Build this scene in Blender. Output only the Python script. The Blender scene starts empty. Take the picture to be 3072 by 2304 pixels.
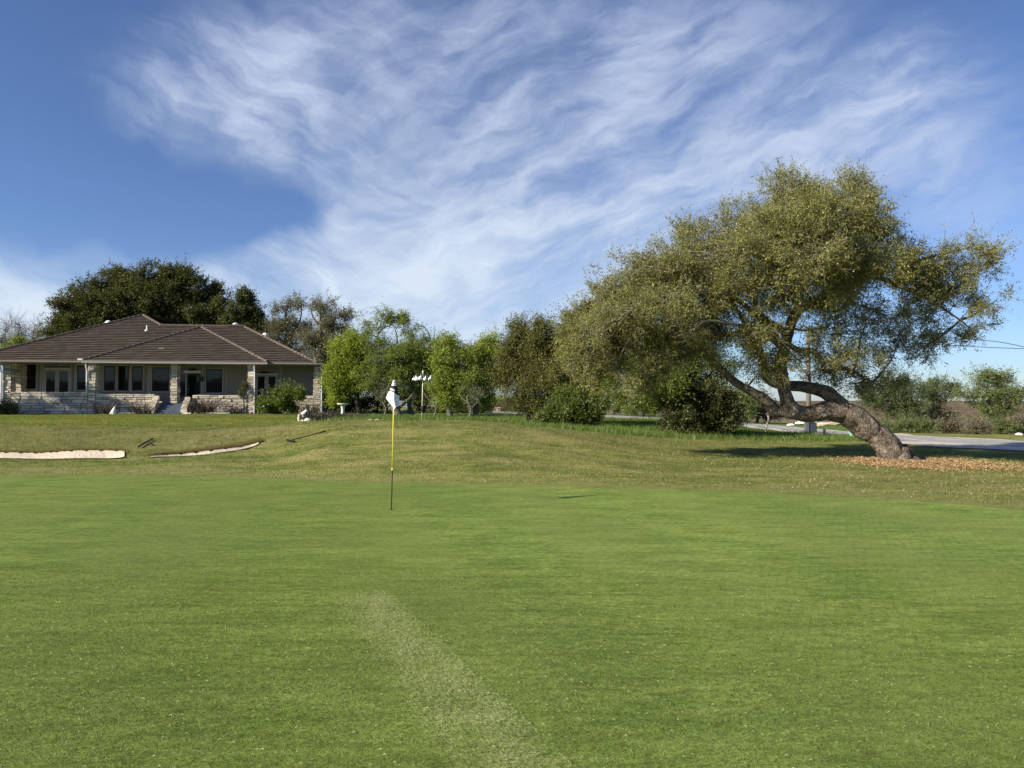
import bpy, math, numpy as np
from mathutils import Vector, Matrix, noise as mnoise
rng = np.random.default_rng(7)
sc = bpy.context.scene
COL = sc.collection
# ------------------------------------------------------------------ camera
F = 2130.0; CX, CY = 1536.0, 1152.0; HOR = 1212.0; CAMZ = 1.65
TH = math.atan((HOR - CY) / F)
cam = bpy.data.cameras.new('camera'); camo = bpy.data.objects.new('camera', cam); COL.objects.link(camo)
cam.sensor_width = 36; cam.lens = 36 * F / 3072; cam.clip_start = .05; cam.clip_end = 6000
camo.location = (0, 0, CAMZ); camo.rotation_euler = (math.pi / 2 + TH, 0, 0); sc.camera = camo

def P(px, py, Y):
    cx, cy = (px - CX) / F, (CY - py) / F
    yd = math.cos(TH) - math.sin(TH) * cy; zd = math.sin(TH) + math.cos(TH) * cy
    t = Y / yd
    return np.array([cx * t, Y, CAMZ + zd * t])

# ------------------------------------------------------------------ mesh helpers
def tag(o, label=None, cat=None, group=None, kind=None):
    if label: o['label'] = label
    if cat: o['category'] = cat
    if group: o['group'] = group
    if kind: o['kind'] = kind
    return o

def empty(name, loc, label, cat, group=None, rz=0):
    o = bpy.data.objects.new(name, None); COL.objects.link(o)
    o.location = [float(a) for a in loc]; o.rotation_euler = (0, 0, rz); o.empty_display_size = .3
    return tag(o, label, cat, group)

def link(me, name, mat, parent=None):
    o = bpy.data.objects.new(name, me); COL.objects.link(o)
    if mat is not None:
        for m in (mat if isinstance(mat, (list, tuple)) else [mat]): me.materials.append(m)
    if parent: o.parent = parent
    return o

def mesh_np(name, V, F_, mat, parent=None, tint=None, off=None, smooth=False, mi=None, vat=None):
    """V (n,3); F_ list of (m,k) index arrays"""
    V = np.asarray(V, np.float32)
    if off is not None: V = V - np.asarray(off, np.float32)
    me = bpy.data.meshes.new(name)
    me.vertices.add(len(V)); me.vertices.foreach_set('co', V.ravel())
    F_ = [np.asarray(f, np.int32) for f in F_ if len(f)]
    nl = sum(f.size for f in F_); npoly = sum(len(f) for f in F_)
    me.loops.add(nl); me.polygons.add(npoly)
    me.loops.foreach_set('vertex_index', np.concatenate([f.ravel() for f in F_]).astype(np.int32))
    starts = []; c = 0
    for f in F_:
        starts.append(c + np.arange(len(f)) * f.shape[1]); c += f.size
    me.polygons.foreach_set('loop_start', np.concatenate(starts).astype(np.int32))
    me.polygons.foreach_set('use_smooth', np.full(npoly, smooth, bool))
    if mi is not None: me.polygons.foreach_set('material_index', np.asarray(mi, np.int32))
    if tint is not None:
        a = me.attributes.new('tint', 'FLOAT', 'FACE'); a.data.foreach_set('value', np.asarray(tint, np.float32))
    if vat:
        for k, v in vat.items():
            a = me.attributes.new(k, 'FLOAT', 'POINT'); a.data.foreach_set('value', np.asarray(v, np.float32))
    me.update(calc_edges=True)
    return link(me, name, mat, parent)

class MB:
    def __init__(s): s.v = []; s.f = []; s.t = []
    def add(s, verts, faces, tint=.5):
        b = len(s.v); s.v += [tuple(map(float, p)) for p in verts]
        for f in faces: s.f.append([i + b for i in f]); s.t.append(tint)
        return s
    def box(s, a0, a1, b0, b1, c0, c1, tint=.5, jit=0.0):
        vs = [(x, y, z) for z in (c0, c1) for y in (b0, b1) for x in (a0, a1)]
        if jit: vs = [tuple(c + rng.uniform(-jit, jit) for c in p) for p in vs]
        return s.add(vs, [(0, 2, 3, 1), (4, 5, 7, 6), (0, 1, 5, 4), (2, 6, 7, 3), (0, 4, 6, 2), (1, 3, 7, 5)], tint)
    def tube(s, pts, rad, n=10, caps=True, tint=.5, flat=1.0):
        pts = np.asarray(pts, float); K = len(pts)
        rad = np.full(K, rad) if np.isscalar(rad) else np.asarray(rad, float)
        V, Fq = tube_np(pts, rad, n)
        s.add(V, [tuple(q) for q in Fq], tint)
        if caps:
            b = len(s.v) - len(V)
            s.f.append([b + i for i in range(n)][::-1]); s.t.append(tint)
            s.f.append([b + (K - 1) * n + i for i in range(n)]); s.t.append(tint)
        return s
    def lathe(s, prof, c=(0, 0, 0), n=16, tint=.5):
        V = []; K = len(prof)
        for r, z in prof:
            for i in range(n):
                a = 2 * math.pi * i / n; V.append((c[0] + r * math.cos(a), c[1] + r * math.sin(a), c[2] + z))
        Fs = [(k * n + i, k * n + (i + 1) % n, (k + 1) * n + (i + 1) % n, (k + 1) * n + i) for k in range(K - 1) for i in range(n)]
        Fs.append(tuple(range(n))[::-1]); Fs.append(tuple((K - 1) * n + i for i in range(n)))
        return s.add(V, Fs, tint)
    def build(s, name, mat, parent=None, smooth=False, bevel=0, off=None):
        me = bpy.data.meshes.new(name)
        v = s.v if off is None else [tuple(np.array(p) - np.array(off)) for p in s.v]
        me.from_pydata(v, [], s.f)
        a = me.attributes.new('tint', 'FLOAT', 'FACE'); a.data.foreach_set('value', np.asarray(s.t, np.float32))
        if smooth: me.polygons.foreach_set('use_smooth', np.ones(len(me.polygons), bool))
        me.update()
        o = link(me, name, mat, parent)
        if bevel:
            b = o.modifiers.new('bevel', 'BEVEL'); b.width = bevel; b.segments = 2; b.limit_method = 'ANGLE'
        return o

def tube_np(pts, rad, n, bark=0.0, seed=0):
    pts = np.asarray(pts, float); K = len(pts)
    T = np.gradient(pts, axis=0); T /= np.linalg.norm(T, axis=1)[:, None] + 1e-9
    n1 = np.cross(T[0], [.31, .52, .79]); n1 /= np.linalg.norm(n1) + 1e-9
    V = np.zeros((K, n, 3)); ang = np.arange(n) * 2 * np.pi / n
    for k in range(K):
        n1 = n1 - T[k] * (n1 @ T[k]); n1 /= np.linalg.norm(n1) + 1e-9
        n2 = np.cross(T[k], n1)
        r = np.full(n, rad[k])
        if bark and n >= 30:
            r = r * np.array([1 + bark * (.9 * mnoise.noise(Vector((math.cos(a) * 1.2 + seed, math.sin(a) * 1.2, k * .10))) - .75 * (1 - min(1, abs(mnoise.noise(Vector((math.cos(a) * 4.2 + seed, math.sin(a) * 4.2, k * .09 + .4 * math.sin(a * 2))))) * 5.)) + .25 * mnoise.noise(Vector((math.cos(a) * 9 + seed, math.sin(a) * 9, k * .5)))) for a in ang])
        elif bark:
            r = r * np.array([1 + bark * (mnoise.noise(Vector((math.cos(a) * 1.6 + seed, math.sin(a) * 1.6, k * .16))) + .5 * mnoise.noise(Vector((math.cos(a) * 4 + seed, math.sin(a) * 4, k * .45)))) for a in ang])
        V[k] = pts[k] + r[:, None] * (np.cos(ang)[:, None] * n1 + np.sin(ang)[:, None] * n2)
    k = np.arange(K - 1)[:, None]; i = np.arange(n)[None, :]; j = (i + 1) % n
    Fq = np.stack([k * n + i, k * n + j, (k + 1) * n + j, (k + 1) * n + i], -1).reshape(-1, 4)
    return V.reshape(-1, 3), Fq

def tubes_batch(Pt, R, n=3):
    N, K, _ = Pt.shape
    t = Pt[:, -1] - Pt[:, 0]; t /= np.linalg.norm(t, axis=1)[:, None] + 1e-9
    n1 = np.cross(t, np.array([.31, .52, .79])); n1 /= np.linalg.norm(n1, axis=1)[:, None] + 1e-9
    n2 = np.cross(t, n1); ang = np.arange(n) * 2 * np.pi / n
    off = np.cos(ang)[None, :, None] * n1[:, None] + np.sin(ang)[None, :, None] * n2[:, None]     # N,n,3
    V = Pt[:, :, None, :] + R[:, :, None, None] * off[:, None]
    b = (np.arange(N) * K * n)[:, None, None]; k = np.arange(K - 1)[None, :, None]; i = np.arange(n)[None, None, :]; j = (i + 1) % n
    Fq = np.stack([b + k * n + i, b + k * n + j, b + (k + 1) * n + j, b + (k + 1) * n + i], -1).reshape(-1, 4)
    return V.reshape(-1, 3), Fq

def merge(parts):
    V = []; Fs = []; b = 0
    for v, f in parts:
        V.append(v); Fs.append(np.asarray(f) + b); b += len(v)
    return np.concatenate(V), np.concatenate(Fs)

def spline(pts, rad, step=.12):
    pts = np.asarray(pts, float); rad = np.asarray(rad, float)
    p = np.vstack([2 * pts[0] - pts[1], pts, 2 * pts[-1] - pts[-2]]); out = []; ro = []
    for i in range(len(pts) - 1):
        a, b, c, d = p[i:i + 4]; L = np.linalg.norm(c - b); m = max(2, int(L / step))
        for t in np.arange(m) / m:
            out.append(.5 * (2 * b + (c - a) * t + (2 * a - 5 * b + 4 * c - d) * t * t + (3 * b - a - 3 * c + d) * t ** 3))
            ro.append(rad[i] * (1 - t) + rad[i + 1] * t)
    out.append(pts[-1]); ro.append(rad[-1])
    return np.array(out), np.array(ro)

def unit(v): return v / (np.linalg.norm(v, axis=-1, keepdims=True) + 1e-9)

# ------------------------------------------------------------------ materials
class G:
    """tiny node-graph helper"""
    def __init__(s, nt): s.nt = nt
    def n(s, t, **k):
        o = s.nt.nodes.new(t)
        for a, b in k.items(): setattr(o, a, b)
        return o
    def put(s, sock, v):
        if hasattr(v, 'is_linked'): s.nt.links.new(v, sock)
        else: sock.default_value = v
    def m(s, op, a, b=None, c=None, clamp=False):
        o = s.n('ShaderNodeMath', operation=op, use_clamp=clamp); s.put(o.inputs[0], a)
        if b is not None: s.put(o.inputs[1], b)
        if c is not None: s.put(o.inputs[2], c)
        return o.outputs[0]
    def mix(s, f, a, b, mode='MIX'):
        o = s.n('ShaderNodeMix', data_type='RGBA', blend_type=mode); s.put(o.inputs[0], f)
        s.put(o.inputs[6], a if hasattr(a, 'is_linked') else (*a, 1)[:4]); s.put(o.inputs[7], b if hasattr(b, 'is_linked') else (*b, 1)[:4])
        return o.outputs[2]
    def ss(s, x, a, b, lo=0., hi=1.):
        o = s.n('ShaderNodeMapRange', interpolation_type='SMOOTHSTEP'); s.put(o.inputs[0], x)
        o.inputs[1].default_value = a; o.inputs[2].default_value = b; o.inputs[3].default_value = lo; o.inputs[4].default_value = hi
        return o.outputs[0]
    def noise(s, vec, scale, detail=4, rough=.55, dist=0., out=0):
        o = s.n('ShaderNodeTexNoise'); s.put(o.inputs['Vector'], vec); o.inputs['Scale'].default_value = scale
        o.inputs['Detail'].default_value = detail; o.inputs['Roughness'].default_value = rough; o.inputs['Distortion'].default_value = dist
        return o.outputs[out]
    def vec(s, x, y, z=0.):
        o = s.n('ShaderNodeCombineXYZ'); s.put(o.inputs[0], x); s.put(o.inputs[1], y); s.put(o.inputs[2], z); return o.outputs[0]
    def map(s, vec, scale=(1, 1, 1), rot=(0, 0, 0)):
        o = s.n('ShaderNodeMapping'); s.put(o.inputs[0], vec); o.inputs['Scale'].default_value = scale; o.inputs['Rotation'].default_value = rot; return o.outputs[0]
    def attr(s, name): return s.n('ShaderNodeAttribute', attribute_name=name).outputs['Fac']
    def pos(s): return s.n('ShaderNodeNewGeometry').outputs['Position']
    def obj(s): return s.n('ShaderNodeTexCoord').outputs['Object']
    def bump(s, h, strength=.5, dist=.02):
        o = s.n('ShaderNodeBump'); s.put(o.inputs['Height'], h); o.inputs['Strength'].default_value = strength; o.inputs['Distance'].default_value = dist; return o.outputs[0]

def mat_new(name):
    m = bpy.data.materials.new(name); m.use_nodes = True; nt = m.node_tree
    b = nt.nodes['Principled BSDF']; return m, G(nt), b

def simple(name, col, rough=.6, var=.15, scale=8., bump=0., metallic=0., tintvar=0., spec=.4, stretch=(1, 1, 1)):
    m, g, b = mat_new(name)
    o = g.map(g.obj(), stretch); nz = g.noise(o, scale, 5, .6)
    f = g.m('MULTIPLY_ADD', nz, 2 * var, 1 - var)
    if tintvar: f = g.m('MULTIPLY', f, g.m('MULTIPLY_ADD', g.attr('tint'), 2 * tintvar, 1 - tintvar))
    c = g.mix(1.0, col, g.vec(f, f, f), 'MULTIPLY')
    g.put(b.inputs['Base Color'], c); b.inputs['Roughness'].default_value = rough; b.inputs['Metallic'].default_value = metallic
    b.inputs['Specular IOR Level'].default_value = spec
    if bump: g.put(b.inputs['Normal'], g.bump(g.noise(o, scale * 3, 6, .65), bump, .03))
    return m

def leaf_mat(name, c0, c1, c2=None, trans=.35):
    m, g, b = mat_new(name); nt = g.nt; nt.nodes.remove(b)
    t = g.attr('tint')
    col = g.mix(t, c0, c1)
    if c2 is not None: col = g.mix(g.ss(t, .75, 1.0), col, c2)
    d = g.n('ShaderNodeBsdfDiffuse'); g.put(d.inputs[0], col)
    tr = g.n('ShaderNodeBsdfTranslucent'); g.put(tr.inputs[0], g.mix(1.0, col, (1.1, 1.15, .6), 'MULTIPLY'))
    mx = g.n('ShaderNodeMixShader'); mx.inputs[0].default_value = trans; g.put(mx.inputs[1], d.outputs[0]); g.put(mx.inputs[2], tr.outputs[0])
    gl = g.n('ShaderNodeBsdfGlossy'); gl.inputs['Roughness'].default_value = .45; gl.inputs[0].default_value = (.8, .85, .9, 1)
    m2 = g.n('ShaderNodeMixShader'); m2.inputs[0].default_value = .02; g.put(m2.inputs[1], mx.outputs[0]); g.put(m2.inputs[2], gl.outputs[0])
    g.put(nt.nodes['Material Output'].inputs[0], m2.outputs[0])
    return m

def bark_mat(name, c0, c1, scale=6.):
    m, g, b = mat_new(name)
    o = g.pos(); n1 = g.noise(g.map(o, (1, 1, 1)), scale, 7, .7, .6); n2 = g.noise(o, 1.3, 3, .5)
    vo = g.n('ShaderNodeTexVoronoi', feature='DISTANCE_TO_EDGE'); g.put(vo.inputs['Vector'], g.mix(.12, g.map(o, (1, 1, .55)), g.noise(o, 5, 3, .5, 0, 1))); vo.inputs['Scale'].default_value = scale * 2.2
    crack = g.ss(vo.outputs[0], 0., .16)
    f = g.m('MULTIPLY', g.ss(n1, .3, .7), g.m('MULTIPLY_ADD', crack, .35, .65))
    col = g.mix(f, c0, c1); col = g.mix(g.m('MULTIPLY', g.ss(n2, .5, .75), .45), col, (.20, .19, .17))
    g.put(b.inputs['Base Color'], col); b.inputs['Roughness'].default_value = .9; b.inputs['Specular IOR Level'].default_value = .15
    g.put(b.inputs['Normal'], g.bump(g.m('ADD', n1, g.m('MULTIPLY', crack, .35)), .9, .05))
    return m

M = {}
M['bark'] = bark_mat('rough_bark', (.055, .042, .031), (.29, .24, .185))
M['bark_dark'] = bark_mat('dark_bark', (.02, .016, .012), (.075, .06, .048), 5)
M['bark_grey'] = bark_mat('grey_bark', (.09, .08, .068), (.27, .245, .21), 5)
M['twig_grey'] = simple('grey_twig', (.16, .15, .12), .9, .3, 3)
M['dead_wood'] = simple('dead_wood', (.27, .25, .205), .9, .3, 6)
M['leaf_lean'] = leaf_mat('leaf_olive', (.105, .113, .030), (.37, .35, .085), (.45, .41, .11))
M['leaf_oak'] = leaf_mat('leaf_dark_oak', (.034, .044, .014), (.165, .165, .045))
M['leaf_shade'] = leaf_mat('leaf_deep', (.010, .014, .007), (.03, .036, .014))
M['leaf_brown'] = leaf_mat('leaf_brown', (.085, .08, .036), (.215, .195, .09))
M['leaf_bright'] = leaf_mat('leaf_bright', (.15, .20, .024), (.43, .48, .07), trans=.5)
M['leaf_mid'] = leaf_mat('leaf_mid', (.09, .13, .022), (.27, .32, .06), trans=.5)
M['leaf_jun'] = leaf_mat('leaf_juniper', (.07, .08, .022), (.235, .225, .055), (.27, .215, .06))
M['leaf_shrub'] = leaf_mat('leaf_shrub', (.06, .085, .016), (.19, .24, .045), (.28, .33, .12))
M['leaf_far'] = leaf_mat('leaf_far', (.065, .095, .026), (.21, .25, .07))
M['leaf_scrub'] = leaf_mat('leaf_scrub', (.10, .085, .05), (.24, .20, .13))
M['twig_brown'] = leaf_mat('twig_brown', (.035, .026, .02), (.11, .085, .065), trans=.1)
M['blade_green'] = leaf_mat('blade_green', (.07, .115, .02), (.17, .23, .045), trans=.4)
M['blade_dry'] = leaf_mat('blade_dry', (.105, .135, .03), (.25, .25, .08), (.33, .29, .12), trans=.3)
M['blade_turf'] = leaf_mat('blade_turf', (.065, .10, .018), (.215, .265, .06), (.33, .33, .13), trans=.35)
M['blade_lawn'] = leaf_mat('blade_lawn', (.11, .135, .022), (.27, .285, .06), trans=.4)
M['litter'] = leaf_mat('leaf_litter', (.22, .125, .055), (.44, .30, .155), (.50, .39, .23), trans=.1)
M['clip'] = leaf_mat('pale_clipping', (.24, .28, .10), (.47, .50, .26), trans=.2)
M['stucco'] = simple('stucco', (.225, .215, .18), .9, .06, 3, .1)
M['trim'] = simple('painted_trim', (.34, .325, .28), .6, .05, 4)
M['whitetrim'] = simple('white_trim', (.72, .72, .70), .5, .05, 4)
M['gutter'] = simple('gutter_paint', (.33, .30, .265), .5, .06, 3)
M['frame'] = simple('bronze_frame', (.018, .016, .015), .5, .1, 5)
M['stone'] = simple('limestone', (.52, .455, .36), .9, .22, 5, .5, tintvar=.48)
M['mortar'] = simple('mortar', (.10, .085, .065), .95, .2, 9, .3)
M['rooftile'] = simple('roof_tile', (.064, .045, .034), .85, .28, 1.6, .4, tintvar=.28)
M['ridgetile'] = simple('ridge_tile', (.105, .08, .066), .85, .25, 4, .3, tintvar=.2)
M['soffit'] = simple('soffit', (.22, .20, .165), .9, .05, 3)
M['bluepaint'] = simple('blue_grey_paint', (.085, .105, .15), .6, .12, 4)
M['whitemetal'] = simple('white_metal', (.75, .75, .74), .45, .05, 4)
M['rockwhite'] = simple('white_rock', (.72, .69, .63), .9, .18, 5, .6)
M['rocktan'] = simple('tan_rock', (.50, .40, .30), .9, .22, 5, .6)
M['concrete'] = simple('concrete', (.52, .49, .43), .9, .12, 6, .3)
M['blackplastic'] = simple('black_plastic', (.008, .008, .009), .85, .1, 6)
M['yellow'] = simple('yellow_fibreglass', (.80, .66, .10), .35, .04, 5, spec=.5)
M['clothw'] = simple('white_flag_cloth', (.80, .80, .81), .85, .05, 20, .1)
M['clothb'] = simple('black_flag_cloth', (.012, .013, .018), .8, .1, 20)
M['gourd'] = simple('white_gourd', (.82, .82, .79), .5, .04, 8)
M['paleplast'] = simple('pale_green_plastic', (.30, .47, .40), .4, .1, 6)
M['darkbox'] = simple('dark_box', (.035, .045, .065), .5, .15, 6)
M['woodpole'] = simple('weathered_pole', (.16, .135, .115), .9, .25, 5, .5, stretch=(4, 4, .4))
M['greymetal'] = simple('grey_metal', (.10, .105, .115), .5, .1, 6)
M['wire'] = simple('black_wire', (.012, .012, .012), .6)
M['plaster'] = simple('garden_plaster', (.62, .60, .56), .85, .1, 5, .2)

def glass():
    m, g, b = mat_new('window_glass')
    b.inputs['Base Color'].default_value = (.010, .011, .012, 1); b.inputs['Roughness'].default_value = .03
    b.inputs['Specular IOR Level'].default_value = .34
    g.put(b.inputs['Normal'], g.bump(g.noise(g.obj(), .8, 2), .05, .02))
    return m
M['glass'] = glass()

# ------------------------------------------------------------------ terrain
def zp(Y, py): return CAMZ - (py - HOR) * Y / F
EDGE = np.array([(-900, 16.2), (0, 16.5), (560, 16.3), (1100, 15.0), (1640, 14.3), (2200, 13.4), (2700, 12.2), (3072, 11.05), (3700, 9.0)])
def yedge(px): return np.interp(px, EDGE[:, 0], EDGE[:, 1])
PROF = {
 -500: [(16.5, 0), (18.3, .22), (19.5, .24), (20.6, .25), (26.5, .88), (35, .9), (70, .9)],
 0: [(16.5, 0), (18.3, .22), (19.5, .24), (20.6, zp(20.6, 1355)), (26.5, zp(26.5, 1276)), (35, .9), (51, .9), (70, .9)],
 380: [(16.4, 0), (18.4, .23), (20.6, zp(20.6, 1345)), (23.5, zp(23.5, 1310)), (27, zp(27, 1277)), (35, .9), (70, .9)],
 480: [(16.3, 0), (18.3, .25), (19.5, .27), (23.5, zp(23.5, 1302)), (25.5, .72), (30, .85), (51, .9), (70, .9)],
 620: [(16.2, 0), (18.8, zp(18.8, 1364)), (20.3, zp(20.3, 1350)), (23.5, zp(23.5, 1290)), (25.5, .76), (31, .85), (51, .9), (70, .9)],
 770: [(16, 0), (18.3, .18), (20, .40), (21, .5), (23.5, zp(23.5, 1281)), (26, .84), (33, .88), (51, .9), (70, .9)],
 960: [(15.5, 0), (19, .5), (22.5, zp(22.5, 1263)), (26, 1.02), (32, .85), (45, .85), (70, .9)],
 1200: [(14.9, 0), (18.5, .52), (22, zp(22, 1262)), (25, 1.05), (32, .75), (40, .66), (50, .76), (70, .9)],
 1450: [(14.6, 0), (18, .46), (21.8, zp(21.8, 1263)), (25, 1.03), (32, .72), (40, .62), (50, .74), (70, .9)],
 1640: [(14.3, 0), (17.5, .28), (21.5, zp(21.5, 1287)), (24, .84), (30, .60), (40, .60), (50, .7), (70, .8)],
 1850: [(14, 0), (17.5, .2), (22.5, zp(22.5, 1309)), (25, .58), (31, .48), (38, .5), (50, .55), (70, .6)],
 2100: [(13.6, 0), (18, .10), (26, zp(26, 1322)), (31, .36), (38, .42), (50, .4), (70, .3)],
 2300: [(13, 0), (18, .08), (27, zp(27, 1325)), (41, .12), (52, .10), (70, -.1)],
 2700: [(12.2, 0), (19, .05), (26.8, .09), (36, .09), (50, -.1), (70, -.3)],
 3072: [(11, 0), (20, .03), (24, .06), (30, .08), (45, -.1), (70, -.4)],
 3600: [(10, 0), (20, .02), (24, .03), (30, .05), (45, -.1), (70, -.4)],
}
TPX = np.arange(-500, 3601, 20.0); TY = np.arange(0, 70.01, .1)
keys = sorted(PROF)
colz = np.array([np.interp(TY, [0] + [a for a, _ in PROF[k]], [0] + [b for _, b in PROF[k]]) for k in keys])
TZ = np.array([[0.0]])
TZ = np.stack([np.interp(TPX, keys, colz[:, j]) for j in range(len(TY))], 1)       # px, Y
def gsm(A, s, ax):
    r = int(3 * s) + 1; k = np.exp(-.5 * (np.arange(-r, r + 1) / s) ** 2); k /= k.sum()
    return np.apply_along_axis(lambda v: np.convolve(np.pad(v, r, mode='edge'), k, 'valid'), ax, A)
TZ = gsm(gsm(TZ, 5, 1), 2.5, 0)
# bunkers: front-lip and back-edge curves Y(px)
B1 = dict(px=[-260, 0, 200, 330, 368, 384], a=[18.6, 18.5, 18.5, 18.5, 18.6, 19.0], b=[20.0, 19.8, 19.95, 20.05, 20.0, 19.6])
B2 = dict(px=[452, 490, 560, 640, 710, 765, 786], a=[18.55, 18.6, 18.8, 19.1, 19.6, 20.2, 20.6], b=[18.68, 19.0, 19.4, 19.7, 20.1, 20.55, 20.66])
def bunk(px, Y, B):
    a = np.interp(px, B['px'], B['a']); b = np.interp(px, B['px'], B['b'])
    t = (Y - a) / np.maximum(b - a, .05)
    ins = (px > B['px'][0]) & (px < B['px'][-1]) & (t > 0) & (t < 1)
    e = np.minimum((px - B['px'][0]) / 60, (B['px'][-1] - px) / 60).clip(0, 1)
    d = np.minimum(t / .16, (1 - t) / .55).clip(0, 1)
    return np.where(ins, .17 * d * e * np.minimum(1, (b - a)), 0)
def ss(x, a, b): t = ((x - a) / (b - a)).clip(0, 1); return t * t * (3 - 2 * t)
def gz(x, y):
    x = np.asarray(x, float); y = np.asarray(y, float)
    Y = np.maximum(y, .5); px = (CX + F * x / Y)
    pc = px.clip(-500, 3600); Yc = Y.clip(0, 70)
    fi = (pc + 500) / 20; i = np.floor(fi).astype(int).clip(0, len(TPX) - 2); u = fi - i
    fj = Yc / .1; j = np.floor(fj).astype(int).clip(0, len(TY) - 2); v = fj - j
    z = (TZ[i, j] * (1 - u) + TZ[i + 1, j] * u) * (1 - v) + (TZ[i, j + 1] * (1 - u) + TZ[i + 1, j + 1] * u) * v
    z = z * ss(Y - yedge(pc), 0, 1.2)
    z = z - bunk(px, Y, B1) - bunk(px, Y, B2)
    # small undulation of the rough
    und = .02 * np.sin(x * 1.3 + 2 * np.sin(y * .7)) * np.sin(y * 1.1 + 1.7 * np.sin(x * .5)) + .012 * np.sin(x * 3.1 + y * 2.3)
    z = z + und * ss(Y - yedge(pc), 1., 3.) * (1 - ss(Y, 45, 60))
    # far hillside
    right = ss(px, 1500, 2100)
    hill = np.interp(Y, [70, 120, 180, 260, 300, 420, 2000], [0, .1, 1.2, 3.1, 2.6, -3, -20]) * right + (1 - right) * np.interp(Y, [70, 300, 2000], [0, -.5, -10])
    hill = hill + ss(Y, 90, 160) * right * (.25 * np.sin(x * .045 + 1.1) + .15 * np.sin(x * .11 + y * .05))
    z = z + np.where(y > 70, hill, 0)
    # hills behind the photographer
    back = ss(-y, 60, 260) * (16 + 2.5 * np.sin(x * .012) + 1.6 * np.sin(x * .031 + 1) + .7 * np.sin(x * .13))
    return z + back
def gz1(x, y): return float(gz(np.array([x]), np.array([y]))[0])
def GP(px, Y, dz=0.):
    x = (px - CX) / F * Y / (math.cos(TH)); return np.array([x, Y, gz1(x, Y) + dz])

def axis(lo, hi, f0, f1, fine, far):
    a = list(np.arange(f0, f1 + 1e-6, fine)); s = fine; x = f0
    L = []
    while x > lo: s *= 1.25; x -= min(s, far); L.append(x)
    s = fine; x = a[-1]; R = []
    while x < hi: s *= 1.25; x += min(s, far); R.append(x)
    return np.array(L[::-1] + a + R)
gx = axis(-1500, 1500, -46, 46, .3, 60); gy = axis(-900, 2500, 8, 62, .2, 60)
GX, GY = np.meshgrid(gx, gy, indexing='ij'); GZ = gz(GX, GY)
nx, ny = GX.shape
ii = (np.arange(nx - 1)[:, None] * ny + np.arange(ny - 1)[None, :]).ravel()
quads = np.stack([ii, ii + ny, ii + ny + 1, ii + 1], 1)
pxg = (CX + F * GX / np.maximum(GY, .5))
# zones of grass type (real planting zones)
crestY = np.interp(pxg, [0, 480, 960, 1450, 1640, 1850, 2100, 2300, 2500], [27, 25.5, 24.2, 23.6, 23.3, 24.2, 26.2, 27.5, 28])
lushz = ss(GY - crestY, 0, 2.) * (1 - ss(GY, 62, 75)) * ss(pxg, 820, 1000) * (1 - ss(pxg, 2560, 2700)) * (GY > 0)
lawnz = ss(GY - crestY, 0, 1.5) * (1 - ss(pxg, 820, 1000)) * (1 - ss(GY, 62, 80)) * (GY > 0)
strawz = .85 * ss(pxg, 2300, 2650) * ss(GY - yedge(pxg), .8, 2.2) * (1 - ss(GY, 18.5, 20.)) + .8 * ss(pxg, 1350, 1560) * (1 - ss(pxg, 1900, 2100)) * ss(GY, 19.5, 21.5) * (1 - ss(GY - crestY, -.6, .6)) + .5 * ss(pxg, 900, 1000) * (1 - ss(pxg, 1400, 1500)) * ss(GY, 20.5, 22) * (1 - ss(GY, 23.5, 25))
bankz = strawz * (GY > 0) + ss(GY, 19.5, 21.) * (1 - ss(GY, 25.5, 27.5)) * (1 - ss(pxg, 850, 1020))
scrubz = ss(GY, 60, 75) * ss(pxg, 1500, 2100); woodz = ss(-GY, 50, 80)
collar = ss(GY - yedge(pxg), -.2, .2) * (1 - ss(GY - yedge(pxg), .9, 1.3)) * (GY > 0)

def ground_mat():
    m, g, b = mat_new('mown_rough_grass'); p = g.pos()
    n1 = g.noise(g.map(p, (1, 1.8, 1)), .35, 4, .6); n2 = g.noise(g.map(p, (1, 2.2, 1)), 2.2, 6, .65); n3 = g.noise(p, 22, 4, .6); n4 = g.noise(g.map(p, (1, 2.0, 1)), .9, 5, .6)
    base = g.mix(g.ss(n2, .34, .66), (.095, .122, .024), (.205, .215, .056))
    base = g.mix(g.m('MULTIPLY', g.ss(g.noise(g.map(p, (.45, 1.5, 1)), .8, 5, .62), .45, .62), .85), base, (.285, .245, .095))
    base = g.mix(g.m('MULTIPLY', g.ss(n4, .52, .68), .7), base, (.075, .108, .020))
    lawn = g.mix(g.ss(g.noise(g.map(p, (.5, 1.6, 1)), 1.1, 6, .65), .35, .66), (.10, .125, .02), (.23, .235, .052))
    lush = g.mix(g.ss(n2, .3, .7), (.06, .105, .018), (.14, .20, .042))
    bank = g.mix(g.ss(n2, .3, .7), (.12, .115, .038), (.25, .215, .085))
    scrub = g.mix(g.ss(g.noise(g.map(p, (1, .25, 1)), .12, 6, .7), .35, .65), (.10, .07, .045), (.24, .18, .12))
    col = g.mix(g.attr('lawn'), base, lawn); col = g.mix(g.attr('lush'), col, lush); col = g.mix(g.m('MULTIPLY', g.attr('bank'), .7), col, bank)
    col = g.mix(g.m('MULTIPLY', g.attr('collar'), .85), col, g.mix(g.ss(n2, .3, .7), (.13, .15, .038), (.22, .215, .075)))
    col = g.mix(g.attr('scrub'), col, scrub)
    col = g.mix(g.attr('wood'), col, (.022, .03, .012))
    f = g.m('MULTIPLY_ADD', g.ss(n3, .25, .75), .5, .75); col = g.mix(1., col, g.vec(f, f, f), 'MULTIPLY')
    g.put(b.inputs['Base Color'], col); b.inputs['Roughness'].default_value = .95; b.inputs['Specular IOR Level'].default_value = .1
    g.put(b.inputs['Normal'], g.bump(g.m('ADD', n3, g.m('MULTIPLY', n2, .6)), .8, .04))
    return m
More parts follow.
